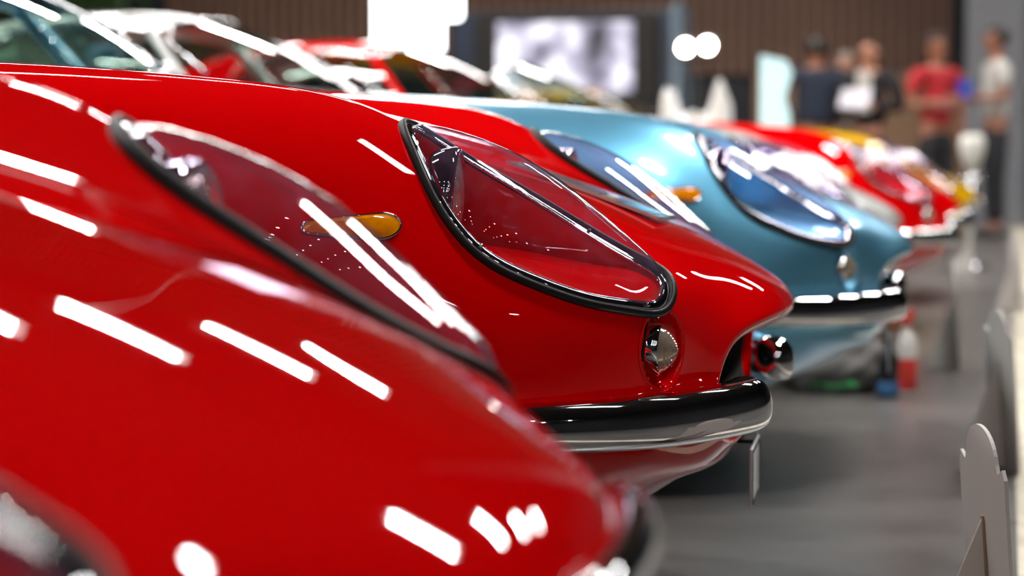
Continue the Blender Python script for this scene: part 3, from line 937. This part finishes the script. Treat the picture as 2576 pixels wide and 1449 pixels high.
for y in (-10.5, -8.6, -6.7, -4.8, -2.9):
    for x in (-9.0, -6.5, -4.0, -1.5, 1.0, 3.5, 6.0, 8.5):
        r = D0 if k == 0 else copy_tree(D0)
        r.location = (x + (.6 if int(abs(y)) % 2 else 0), y, RZ - 1.6); k += 1
        tag(r, 'small round downlight hanging in the hall behind the camera', 'downlight', 'round downlights behind the camera')


# ------------------------------------------------------------------ placards on the floor
M_BOARD = pmat('white_foam_board', (.62, .60, .56), rough=.6, noise=(4, .92, 1.05))
M_EDGE = pmat('foam_board_edge', (.80, .78, .72), rough=.6, noise=(4, .95, 1.0))
def extrude_outline(bm, pts, t, axis=0):
    a = [bm.verts.new((-t / 2, p[0], p[1])) for p in pts]; b = [bm.verts.new((t / 2, p[0], p[1])) for p in pts]
    n = len(pts)
    fs = [bm.faces.new(a), bm.faces.new(b[::-1])]
    for i in range(n): bm.faces.new((a[i], a[(i + 1) % n], b[(i + 1) % n], b[i]))
    return fs
def placard():
    """board in the local YZ plane, front towards +X, strut behind (-X)"""
    r = empty('placard')
    pts = [(-.125, 0), (.125, 0), (.128, .325), (.118, .338), (.100, .331), (.092, .328)]
    pts += [(.086 * math.cos(a) ** 1.0, .326 + .060 * math.sin(a) ** .8) for a in [math.pi * k / 18 for k in range(1, 18)]]
    pts += [(-.092, .328), (-.100, .331), (-.118, .338), (-.128, .325)]
    bm = bmesh.new(); extrude_outline(bm, pts, .005)
    o = bm_obj('board', bm, M_BOARD, r, smooth=False)
    bm = bmesh.new(); extrude_outline(bm, [(-.004, 0), (.004, 0), (.004, .26), (-.004, .26)], .003)
    for v in bm.verts: v.co.x -= .0045
    bm_obj('hinge', bm, pmat('brown_tape_%d' % len(MATS), (.35, .27, .15), rough=.6, noise=(9, .9, 1.1)), r, smooth=False)
    bm = bmesh.new()
    a = [bm.verts.new(p) for p in [(-.006, -.002, .255), (-.006, -.002, .01), (-.115, .025, 0), (-.10, .022, .05)]]
    b = [bm.verts.new((v.co.x, v.co.y + .004, v.co.z)) for v in a]
    bm.faces.new(a); bm.faces.new(b[::-1])
    for i in range(4): bm.faces.new((a[i], a[(i + 1) % 4], b[(i + 1) % 4], b[i]))
    bm_obj('strut', bm, M_BOARD, r, smooth=False)
    return r
PL = placard(); index_kids()
for i, (x, y, a, lab) in enumerate([
    (-.150, 3.37, 16.7, 'white scallop-topped card stand seen from behind, nearest, at the lower right corner'),
    (-.243, 5.85, 17.0, 'shaded grey card stand on the floor just behind the nearest one'),
    (-.515, 8.55, 5.0, 'thin bright card stand seen nearly edge-on, level with the silver car'),
    (-.43, 11.6, 14.0, 'small blurred card stand beside the cream floor line, fourth from the camera'),
    (-.86, 15.4, 6.0, 'farthest pale card stand, a leaning sliver beyond the red nose')]):
    r = PL if i == 0 else copy_tree(PL)
    r.location = (x, y, 0.0); r.rotation_euler = (0, math.radians(-4), math.radians(a))
    tag(r, lab, 'card stand', 'card stands in front of the cars')

# ------------------------------------------------------------------ things on the floor and on the bonnet
def car_info_board():
    o_mat = CARMATS['focus']
    r = empty('information_card')
    # rests on the bonnet of the second car, between its headlamps
    base = Matrix.Translation((-.480, 3.70, 0)) @ Matrix.Rotation(math.radians(5), 4, 'Z')
    cx, cy = -.305, -.025
    L, W = .235, .165
    q = Matrix.Rotation(math.radians(-4), 2)
    def P(u, v):
        d = q @ Vector((u * L / 2, v * W / 2)); x, y = cx + d.x, cy + d.y
        return Vector((x, y))
    zc = []
    pts = [(u, v) for u in (-1, 0, 1) for v in (-1, 0, 1)]
    # tangent plane through the bonnet below the card, lifted so that no corner sinks in
    c, n = onto(Vector((cx, cy, 1.2)), (0, 0, -1))
    def plane_z(p): return c.z - (n.x * (p.x - c.x) + n.y * (p.y - c.y)) / n.z
    lift = max(onto(Vector((P(u, v).x, P(u, v).y, 1.2)), (0, 0, -1))[0].z - plane_z(P(u, v)) for u, v in pts) + .001
    def quad(bm, u0, u1, v0, v1, h0, h1):
        lo = []; hi = []
        for u, v in ((u0, v0), (u1, v0), (u1, v1), (u0, v1)):
            p = P(u, v); z = plane_z(p) + lift
            lo.append(bm.verts.new(base @ Vector((p.x, p.y, z + h0)))); hi.append(bm.verts.new(base @ Vector((p.x, p.y, z + h1))))
        bm.faces.new(lo[::-1]); bm.faces.new(hi)
        for i in range(4): bm.faces.new((lo[i], lo[(i + 1) % 4], hi[(i + 1) % 4], hi[i]))
    bm = bmesh.new(); quad(bm, -1, 1, -1, 1, 0, .004)
    bm_obj('card', bm, pmat('laminated_white_card', (.72, .76, .70), rough=.15, coat=1, noise=(6, .9, 1.05)), r, smooth=False)
    for nm, col, a in (('green_stripe', (.02, .12, .06), (.93, 1.0, -1, 1)), ('red_stripe', (.55, .02, .03), (.82, .87, -1, 1)),
                       ('dark_picture', (.035, .06, .05), (.42, .80, -.95, .25)), ('yellow_shield', (.85, .55, .02), (.22, .42, -.70, -.30)),
                       ('grey_text_block', (.30, .34, .33), (-.55, .15, -.5, .6))):
        bm = bmesh.new(); quad(bm, *a, .0042, .0048)
        bm_obj(nm, bm, pmat('print_' + nm, col, rough=.2, coat=1, noise=(50 if 'text' in nm else 8, .5, 1.3)), r, smooth=False)
    tag(r, 'white printed card with green and red stripes lying on the focused red bonnet', 'card')
CARMATS = {'focus': None}
car_info_board()

def bottle(loc, body, label_col, cap, h, r0, trigger, lab):
    r = empty('spray_bottle' if trigger else 'bottle', loc)
    bm = bmesh.new()
    lathe(bm, Vector((0, 0, 0)), (0, 0, 1), [(0, 0), (r0 * .95, .001), (r0, .008), (r0, h * .55), (r0 * .9, h * .66), (r0 * .42, h * .76), (r0 * .38, h * .82), (0, h * .82)], 32)
    bm_obj('container', bm, body, r)
    bm = bmesh.new()
    lathe(bm, Vector((0, 0, 0)), (0, 0, 1), [(r0 * 1.005, .012), (r0 * 1.02, .013), (r0 * 1.02, h * (.42 if trigger else .25)), (r0 * 1.005, h * (.425 if trigger else .255))], 32)
    bm_obj('paper_label', bm, label_col, r)
    bm = bmesh.new()
    if trigger:
        add_cyl(bm, (0, 0, h * .80), (0, 0, h * .90), r0 * .45)
        add_box(bm, (-.008, 0, h * .95), (.07, .022, h * .10), bev=.004)
        add_box(bm, (-.035, 0, h * .86), (.010, .014, h * .14), Matrix.Rotation(.35, 3, 'Y'), bev=.002)
    else:
        add_cyl(bm, (0, 0, h * .81), (0, 0, h), r0 * .46, r0 * .42)
    bm_obj('cap', bm, cap, r)
    tag(r, lab, 'bottle', 'cleaning bottles by the blue car')
m_blk = pmat('black_plastic', (.012, .012, .014), rough=.3, noise=(10, .8, 1.2))
m_blu = pmat('blue_label', (.05, .17, .38), rough=.4, noise=(40, .3, 1.4))
m_wht = pmat('white_plastic', (.72, .70, .64), rough=.35, noise=(10, .95, 1.05))
m_rd = pmat('red_plastic', (.60, .04, .03), rough=.35, noise=(10, .9, 1.1))
bottle((-.672, 7.48, 0), m_blk, m_blu, m_blk, .20, .033, False, 'black bottle with a blue label standing on the floor past the blue car')
bottle((-.628, 7.62, 0), m_wht, m_rd, m_rd, .265, .034, True, 'white spray bottle with red label and red trigger beside the black bottle')

def sack():
    bm = bmesh.new()
    r = bmesh.ops.create_icosphere(bm, subdivisions=5, radius=1)
    rnd = random.Random(3)
    ph = [rnd.uniform(0, 6.28) for _ in range(8)]
    for v in r['verts']:
        p = v.co.copy()
        f = .05 * math.sin(5 * p.x + ph[0]) + .04 * math.sin(9 * p.y + 4 * p.z + ph[1]) + .03 * math.sin(13 * p.x - 7 * p.z + ph[2]) + .02 * math.sin(21 * p.y + ph[3])
        q = p * (1 + f)
        z = (q.z + .75) * .105
        z = max(z, 0.001)
        w = 1.1 - .35 * max(0, q.z)
        x = q.x * .185 * w + .06 * max(0, q.z)
        v.co = (x, q.y * .13 * w, z)
    o = bm_obj('floor_mat_bag', bm, pmat('grey_sack_cloth', (.10, .095, .088), rough=.65, noise=(18, .5, 1.5), bump=(30, .6)))
    o.location = (-.865, 7.66, 0.001)
    tag(o, 'slumped dark grey bag lying on the floor under the blue nose', 'bag')
    bm = bmesh.new()
    pts = [(-.96, .055), (-.90, .075), (-.84, .06), (-.80, .03), (-.88, .025), (-.95, .03)]
    vs = [bm.verts.new((p[0] + .90, -.128 + (p[1] - .03) * .35, p[1])) for p in pts]
    bm.faces.new(vs)
    g = bmesh.ops.extrude_face_region(bm, geom=bm.faces[:]); bmesh.ops.translate(bm, vec=(0, -.006, 0), verts=[v for v in g['geom'] if isinstance(v, bmesh.types.BMVert)])
    bm_obj('green_print', bm, pmat('green_print', (.03, .35, .08), rough=.6, noise=(20, .7, 1.2)), o, smooth=False)
sack()

# ------------------------------------------------------------------ stand, screen and lamps at the back of the hall
def lightbox():
    r = empty('illuminated_sign', (-4.36, 15.0, 0))
    m = pmat('lightbox_face', (1, 1, 1), emis=(.95, 1, 1), estr=6.0, noise=(5, .99, 1))
    bm = bmesh.new(); add_box(bm, (-.066, 0, 2.2), (.445, .12, 1.6), bev=.02)
    bm_obj('light_panel', bm, m, r, smooth=False)
    bm = bmesh.new(); add_box(bm, (.22, 0, 2.3), (.127, .12, 1.40), bev=.03)
    bm_obj('side_panel', bm, m, r, smooth=False)
    bm = bmesh.new(); add_cyl(bm, (-.066, 0, 3.0), (-.066, 0, RZ), .01)
    bm_obj('hanging_rod', bm, M_HOUSING, r)
    tag(r, 'glowing white sign box hanging above the red car roof', 'sign')
lightbox()

def booth():
    r = empty('display_booth', (-4.61, 20.3, 0))
    navy = pmat('navy_panel', (.012, .022, .045), rough=.4, noise=(2, .8, 1.2))
    bm = bmesh.new(); add_box(bm, (0, .25, .98), (1.96, .5, 1.96), bev=.01)
    bm_obj('wall_panel', bm, navy, r, smooth=False)
    bm = bmesh.new(); add_box(bm, (1.02, .0, 1.0), (.07, .5, 1.98), bev=.01)
    bm_obj('side_post', bm, pmat('pale_blue_post', (.10, .15, .20), rough=.5, noise=(2, .8, 1.2)), r, smooth=False)
    tag(r, 'dark navy display booth wall carrying the large bright screen', 'booth')
    s = empty('display_screen', (-4.57, 20.24, 0))
    bm = bmesh.new(); add_box(bm, (0, 0, 1.55), (1.60, .08, .78), bev=.01)
    bm_obj('screen_frame', bm, M_BLACK, s, smooth=False)
    m, nt, b = new_mat('screen_picture')
    tc = nt.nodes.new('ShaderNodeTexCoord'); n = nt.nodes.new('ShaderNodeTexNoise'); n.inputs['Scale'].default_value = 2.6; n.inputs['Detail'].default_value = 4
    cr = nt.nodes.new('ShaderNodeValToRGB')
    cr.color_ramp.elements[0].position = .36; cr.color_ramp.elements[0].color = (.005, .004, .010, 1)
    cr.color_ramp.elements[1].position = .60; cr.color_ramp.elements[1].color = (.92, .90, 1.0, 1)
    e = cr.color_ramp.elements.new(.50); e.color = (.33, .31, .42, 1)
    nt.links.new(tc.outputs['Object'], n.inputs['Vector']); nt.links.new(n.outputs['Fac'], cr.inputs[0])
    nt.links.new(cr.outputs[0], b.inputs['Emission Color']); b.inputs['Emission Strength'].default_value = 1.5
    b.inputs['Base Color'].default_value = (.01, .01, .01, 1)
    bm = bmesh.new(); add_box(bm, (0, -.045, 1.56), (1.20, .01, .60))
    bm_obj('picture', bm, m, s, smooth=False)
    tag(s, 'large screen showing a hazy lavender-white picture on the navy booth', 'screen')
booth()

def floodlights():
    r = empty('floodlight_stand', (-2.38, 14.0, 0))
    m = pmat('floodlight_glass', (1, 1, 1), emis=(1, .98, .88), estr=45.0, noise=(5, .99, 1))
    bm = bmesh.new(); add_cyl(bm, (0, 0, .05), (0, 0, 1.30), .010); add_cyl(bm, (-.10, 0, 1.29), (.10, 0, 1.29), .012)
    bm_obj('pole', bm, M_BLACK, r)
    for k in range(3):
        a = 2.1 * k + .4
        bm = bmesh.new(); add_cyl(bm, (0, 0, .35), (.35 * math.cos(a), .35 * math.sin(a), .012), .011)
        bm_obj('leg', bm, M_ALLOY, r)
    for dx, z in ((-.065, 1.363), (.065, 1.373)):
        bm = bmesh.new(); add_cyl(bm, (dx, .07, z), (dx, -.01, z), .045, .058, 28)
        h = bm_obj('lamp_head', bm, M_HOUSING, r)
        bm = bmesh.new(); add_cyl(bm, (dx, -.011, z), (dx, -.016, z), .040, .040, 28)
        bm_obj('lamp_glass', bm, m, h)
    tag(r, 'pair of bright floodlights on a slim stand right of the screen', 'floodlight')
floodlights()

def white_cover():
    # crumpled white sheet thrown over a low stand
    r = empty('draped_white_sheet', (-2.49, 14.6, 0))
    bm = bmesh.new(); nu, nv = 40, 26
    vs = [[None] * nv for _ in range(nu)]
    for i in range(nu):
        for j in range(nv):
            u = i / (nu - 1); v = j / (nv - 1)
            x = -.21 + .44 * u; y = -.15 + .30 * v
            ridge = .20 * math.exp(-((u - .12) / .10) ** 2) + .26 * math.exp(-((u - .85) / .13) ** 2) * (1 - .3 * v) + .05 * math.exp(-((u - .5) / .2) ** 2)
            z = .94 + ridge + .012 * math.sin(14 * u + 6 * v)
            edge = max(abs(2 * v - 1) - .75, 0) * 3.2 + max(abs(2 * u - 1) - .9, 0) * 8
            z = max(z - edge * .8, .05 + .02 * math.sin(9 * u + 5 * v))
            vs[i][j] = bm.verts.new((x, y, z))
    for i in range(nu - 1):
        for j in range(nv - 1): bm.faces.new((vs[i][j], vs[i + 1][j], vs[i + 1][j + 1], vs[i][j + 1]))
    bm_obj('sheet', bm, pmat('white_sheet', (.85, .85, .84), rough=.7, noise=(6, .95, 1.03)), r)
    bm = bmesh.new(); add_box(bm, (-.01, 0, .42), (.30, .18, .84))
    bm_obj('stand_block', bm, M_WALLDARK, r, smooth=False)
    tag(r, 'crumpled bright white sheet rising in two peaks below the floodlights', 'sheet')
white_cover()

def blue_panel():
    r = empty('advertising_panel', (-1.865, 13.6, 0))
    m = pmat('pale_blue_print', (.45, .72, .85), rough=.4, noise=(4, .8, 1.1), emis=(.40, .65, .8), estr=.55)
    bm = bmesh.new()
    a = [(-.085, .02), (.085, .02), (.085, .96), (.055, 1.06), (.095, 1.20), (.06, 1.27), (-.085, 1.30)]
    fs = [bm.verts.new((p[0], -.01, p[1])) for p in a]; bs = [bm.verts.new((p[0], .02, p[1])) for p in a]
    bm.faces.new(fs); bm.faces.new(bs[::-1])
    for i in range(len(a)): bm.faces.new((fs[i], fs[(i + 1) % len(a)], bs[(i + 1) % len(a)], bs[i]))
    bm_obj('panel', bm, m, r, smooth=False)
    bm = bmesh.new(); add_box(bm, (0, .005, .011), (.30, .26, .02), bev=.004)
    bm_obj('foot', bm, M_ALLOY, r, smooth=False)
    tag(r, 'narrow glowing pale blue advertising panel left of the navy-jacketed person', 'panel')
blue_panel()

def pedestal():
    r = empty('exhibit_pedestal', (-.905, 16.0, 0))
    bm = bmesh.new(); lathe(bm, Vector((0, 0, 0)), (0, 0, 1), [(0, 0), (.12, .002), (.12, .015), (.03, .03), (.02, .06), (.02, .40), (.035, .42), (.035, .50), (.02, .52), (.02, .66), (0, .66)], 28)
    bm_obj('pole', bm, M_CHROME, r)
    bm = bmesh.new(); lathe(bm, Vector((0, 0, 0)), (0, 0, 1), [(0, .64), (.045, .65), (.075, .74), (.085, .82), (.07, .86), (0, .87)], 28)
    bm_obj('shade', bm, m_wht, r)
    bm = bmesh.new(); lathe(bm, Vector((0, 0, 0)), (0, 0, 1), [(.036, .42), (.045, .43), (.045, .49), (.036, .50)], 28)
    bm_obj('brass_ring', bm, pmat('brass', (.75, .5, .08), rough=.15, metal=1, noise=(20, .9, 1.1)), r)
    for k, (dx, z) in enumerate([(-.05, .58), (.06, .60), (-.06, .46), (.06, .44), (-.04, .34)]):
        bm = bmesh.new(); add_ball(bm, (dx, -.03, z), .018, 16); add_cyl(bm, (dx, -.03, z), (0, 0, z), .005)
        bm_obj('chrome_knob', bm, M_CHROME, r)
    tag(r, 'slim chrome stand with a round white top at the far right', 'stand')
pedestal()

def hedge():
    rnd = random.Random(5)
    r = empty('leafy_plant_screen', (-12.3, 25.2, 0))
    V = []; F = []
    for k in range(9000):
        x = rnd.uniform(-1.9, 1.75); y = rnd.uniform(-.55, .5); z = rnd.uniform(.3, 5.2)
        if rnd.random() < .5: y = -.55 + abs(rnd.gauss(0, .12))
        n = Vector((rnd.gauss(0, 1), rnd.gauss(-.6, 1), rnd.gauss(.5, 1))).normalized(); t = n.orthogonal().normalized(); b = n.cross(t)
        l = rnd.uniform(.05, .11); w = l * .4; c = Vector((x, y, z)); i = len(V)
        V += [c - t * l, c + b * w, c + t * l, c - b * w]; F.append((i, i + 1, i + 2, i + 3))
    o = link_mesh('foliage', V, F, pmat('dark_leaves', (.03, .07, .012), rough=.5, noise=(2, .4, 1.5)), r, smooth=False); o['kind'] = 'stuff'
    bm = bmesh.new(); add_box(bm, (0, 0, .2), (3.4, .7, .4), bev=.02); bm_obj('planter_box', bm, M_WALLDARK, r, smooth=False)
    tag(r, 'tall dark green leafy plant screen in the top left corner', 'plant')
hedge()

# ------------------------------------------------------------------ people
def skin_mesh(name, J, bones, mats, parent, sub=2, root=0):
    """J: list of (x, y, z, r[, r2]); bones: index pairs"""
    me = bpy.data.meshes.new(name)
    me.from_pydata([j[:3] for j in J], bones, [])
    o = bpy.data.objects.new(name, me); COL.objects.link(o)
    m = o.modifiers.new('skin', 'SKIN'); m.use_smooth_shade = True; m.branch_smoothing = .6
    if not me.skin_vertices: 
        bpy.context.view_layer.update()
    sv = me.skin_vertices[0].data
    for i, j in enumerate(J):
        sv[i].radius = (j[3], j[4] if len(j) > 4 else j[3]); sv[i].use_root = (i == root)
    s = o.modifiers.new('sub', 'SUBSURF'); s.levels = sub; s.render_levels = sub
    dg = bpy.context.evaluated_depsgraph_get()
    nm = bpy.data.meshes.new_from_object(o.evaluated_get(dg))
    nm.name = name
    bpy.data.objects.remove(o); bpy.data.meshes.remove(me)
    for mm in list(nm.materials): pass
    nm.materials.clear(); nm.materials.append(mats)
    nm.polygons.foreach_set('use_smooth', [True] * len(nm.polygons))
    r = bpy.data.objects.new(name, nm); COL.objects.link(r)
    if parent: r.parent = parent
    return r

M_SKIN = pmat('skin', (.46, .22, .14), rough=.5, noise=(12, .9, 1.1))
M_HAIRD = pmat('dark_hair', (.02, .014, .01), rough=.6, noise=(60, .6, 1.4))
M_HAIRG = pmat('grey_hair', (.30, .27, .23), rough=.6, noise=(60, .6, 1.4))
M_TROUS = pmat('black_trousers', (.014, .014, .018), rough=.8, noise=(30, .7, 1.3))
M_SHOE = pmat('dark_shoe_leather', (.02, .016, .014), rough=.4, noise=(30, .7, 1.3))

def person(loc, rz, h, top, label, hair=M_HAIRD, arms=('hold', 'hold'), sleeve='long', bald=False, skin=None, build=1.0):
    """built facing local +Y"""
    skin = skin or M_SKIN
    r = empty('person', loc, rz)
    k = h / 1.75
    def Z(p): return tuple(c * k for c in p)
    def arm(s, mode):
        sh = (.185 * s * build, 0, 1.42)
        if mode == 'hold': el = (.25 * s * build, -.02, 1.15); wr = (.12 * s, .26, 1.16); hd = (.085 * s, .33, 1.18)
        elif mode == 'hip': el = (.34 * s, -.06, 1.19); wr = (.20 * s, .06, 1.03); hd = (.15 * s, .10, .99)
        else: el = (.235 * s * build, -.02, 1.14); wr = (.24 * s, .05, .90); hd = (.24 * s, .075, .82)
        return sh, el, wr, hd
    J = [(0, 0, .95, .13 * build, .10), (0, 0, 1.12, .125 * build, .095), (0, 0, 1.30, .15 * build, .105), (0, -.005, 1.43, .10, .075), (0, .0, 1.51, .052), (0, .012, 1.58, .068, .078), (0, .015, 1.655, .078, .095), (0, .01, 1.715, .058, .07)]
    B = [(0, 1), (1, 2), (2, 3), (3, 4), (4, 5), (5, 6), (6, 7)]
    for s, mode in ((1, arms[0]), (-1, arms[1])):
        sh, el, wr, hd = arm(s, mode)
        i = len(J)
        J += [(*sh, .058), (*el, .042), (*wr, .027), (*hd, .036, .018)]
        B += [(3, i), (i, i + 1), (i + 1, i + 2), (i + 2, i + 3)]
        d = (Vector(hd) - Vector(wr)).normalized()
        side = Vector((0, 0, 1)) if abs(d.z) < .5 else Vector((0, 1, 0))
        side = (side - d * side.dot(d)).normalized(); curl = Vector((-s, 0, 0)) if abs(d.z) > .5 else Vector((-s * .6, .2, 0))
        for f in range(4):
            a = Vector(hd) + d * .035 + side * (.026 - f * .0175); ln = (.036, .042, .040, .032)[f]
            b = a + d * ln; c = b + (d * .6 + curl * .5).normalized() * ln * .8
            q = len(J); J += [(*a, .0095), (*b, .009), (*c, .0075)]; B += [(i + 3, q), (q, q + 1), (q + 1, q + 2)]
        a = Vector(wr).lerp(Vector(hd), .45) + side * .032; b = a + (d * .6 + side * .6 + curl * .3).normalized() * .035; c = b + (d + curl * .3).normalized() * .028
        q = len(J); J += [(*a, .012), (*b, .0105), (*c, .009)]; B += [(i + 3, q), (q, q + 1), (q + 1, q + 2)]
    for s in (1, -1):
        i = len(J)
        J += [(.09 * s, 0, .90, .088), (.10 * s, .015, .50, .056), (.105 * s, -.01, .10, .038), (.115 * s, .10, .035, .036, .028)]
        B += [(0, i), (i, i + 1), (i + 1, i + 2), (i + 2, i + 3)]
    skin_mesh('body', [(*Z(j[:3]), *[q * k for q in j[3:]]) for j in J], B, skin, r)
    # face
    bm = bmesh.new()
    add_ball(bm, Z((0, .112, 1.630)), .014 * k, 12, (1, 1.2, 1.5))
    bm_obj('nose', bm, skin, r)
    for s in (1, -1):
        bm = bmesh.new(); add_ball(bm, Z((.030 * s, .098, 1.655)), .010 * k, 12); bm_obj('eye', bm, M_BLACK, r)
        bm = bmesh.new(); add_ball(bm, Z((.079 * s, .005, 1.635)), .024 * k, 12, (.4, .8, 1.3)); bm_obj('ear', bm, skin, r)
    bm = bmesh.new(); add_ball(bm, Z((0, .100, 1.592)), .020 * k, 12, (1.1, .4, .3)); bm_obj('mouth', bm, m_lip, r)
    # hair: cap over the skull, open at the face
    bm = bmesh.new(); rr = bmesh.ops.create_uvsphere(bm, u_segments=28, v_segments=18, radius=1)
    for v in rr['verts']:
        v.co = Vector(Z((v.co.x * .090, v.co.y * .108 - .004, 1.668 + v.co.z * .092)))
    lim = 1.70 if not bald else 1.66
    dead = [v for v in bm.verts if (v.co.y / k > .035 and v.co.z / k < lim) or v.co.z / k < (1.60 if v.co.y > -.03 else 1.55) or (bald and v.co.z / k > 1.68)]
    bmesh.ops.delete(bm, geom=dead, context='VERTS')
    bm_obj('hair', bm, hair, r)
    # clothes
    g = .016
    T = [(0, 0, .93, .15 * build, .115), (0, 0, 1.12, .145 * build, .112), (0, 0, 1.30, .172 * build, .125), (0, -.005, 1.425, .118, .09), (0, -.004, 1.48, .066)]
    TB = [(0, 1), (1, 2), (2, 3), (3, 4)]
    for s, mode in ((1, arms[0]), (-1, arms[1])):
        sh, el, wr, hd = arm(s, mode); i = len(T)
        T += [(*sh, .078), (*el, .060)] if sleeve == 'long' else [(*sh, .078), (*Vector(sh).lerp(Vector(el), .7), .066)]
        TB += [(3, i), (i, i + 1)]
        if sleeve == 'long': T.append((*Vector(el).lerp(Vector(wr), .95), .042)); TB.append((i + 1, i + 2))
    skin_mesh('jacket' if sleeve == 'long' else 'shirt', [(*Z(j[:3]), *[q * k for q in j[3:]]) for j in T], TB, top, r)
    T = [(0, 0, .97, .140 * build, .108), (0, 0, .90, .145 * build, .108)]; TB = [(0, 1)]
    for s in (1, -1):
        i = len(T); T += [(.095 * s, 0, .82, .105), (.10 * s, .012, .50, .078), (.106 * s, -.008, .12, .062)]
        TB += [(1, i), (i, i + 1), (i + 1, i + 2)]
    skin_mesh('trousers', [(*Z(j[:3]), *[q * k for q in j[3:]]) for j in T], TB, M_TROUS, r)
    for s in (1, -1):
        bm = bmesh.new(); add_ball(bm, Z((.112 * s, .05, .042)), .05 * k, 16, (1.0, 2.7, .84))
        bm_obj('shoe', bm, M_SHOE, r)
    tag(r, label, 'person', 'visitors talking at the back of the hall')
    return r
m_lip = pmat('lips', (.35, .10, .08), rough=.5, noise=(20, .9, 1.1))
M_NAVY = pmat('navy_jacket_cloth', (.012, .020, .040), rough=.8, noise=(30, .8, 1.2))
M_BLKJ = pmat('black_jacket_cloth', (.010, .010, .013), rough=.8, noise=(30, .8, 1.2))
M_REDS = pmat('red_shirt_cloth', (.42, .012, .02), rough=.8, noise=(30, .85, 1.15))
M_WHTS = pmat('pale_shirt_cloth', (.50, .48, .44), rough=.8, noise=(30, .9, 1.1))
m_tan = pmat('tan_shirt_cloth', (.22, .17, .13), rough=.8, noise=(30, .9, 1.1))
m_dskin = pmat('tanned_skin', (.30, .12, .07), rough=.5, noise=(12, .9, 1.1))
person((-2.52, 21.0, 0), math.radians(20), 1.74, M_NAVY, 'person in a dark navy jacket seen from behind', arms=('hip', 'hip'), build=1.42, skin=m_dskin, hair=M_HAIRD)
person((-2.42, 22.4, 0), math.radians(200), 1.66, m_tan, 'grey-haired person partly hidden behind the navy jacket', hair=M_HAIRG, sleeve='short', build=.95)
p = person((-2.05, 20.8, 0), math.radians(165), 1.71, M_BLKJ, 'balding person in a black jacket reading white papers', hair=M_HAIRG, bald=True, build=1.15)
def flat_thing(name, size, loc, rot, mat, lab, cat):
    bm = bmesh.new(); add_box(bm, (0, 0, 0), size, bev=.0015)
    o = bm_obj(name, bm, mat, smooth=False); o.location = loc; o.rotation_euler = rot
    return tag(o, lab, cat)
bm = bmesh.new(); add_box(bm, (0, .118, 1.26), (.13, .03, .36), bev=.01)
bm_obj('white_shirt_front', bm, M_WHTS, p)
flat_thing('paper_sheets', (.26, .004, .20), (-2.12, 20.36, 1.20), (math.radians(-35), 0, math.radians(-15)), pmat('paper', (.62, .60, .66), rough=.7, noise=(6, .9, 1.05)), 'white papers held by the person in the black jacket', 'papers')
p = person((-1.47, 20.6, 0), math.radians(-140), 1.74, M_REDS, 'person in a red shirt with a pale stripe across it', arms=('hold', 'down'), sleeve='short', skin=m_dskin, build=1.05)
bm = bmesh.new(); lathe(bm, Vector((0, 0, 0)), (0, 0, 1), [(.158, 1.11), (.162, 1.115), (.163, 1.18), (.159, 1.185)], 36)
for v in bm.verts: v.co.y *= .80; v.co.x *= 1.03
bm_obj('pale_stripe', bm, pmat('pale_red_stripe', (.55, .20, .20), rough=.8, noise=(30, .9, 1.1)), p)
flat_thing('blue_folder', (.11, .02, .15), (-1.22, 20.35, 1.27), (0, 0, math.radians(20)), pmat('blue_card', (.02, .06, .45), rough=.5, noise=(10, .9, 1.1)), 'small blue folder between the red-shirted and the pale-shirted person', 'folder')
p = person((-1.02, 21.5, 0), math.radians(105), 1.84, M_WHTS, 'tall person in a pale shirt and black trousers by the column', arms=('hold', 'hold'), sleeve='short', skin=m_dskin, build=1.12)
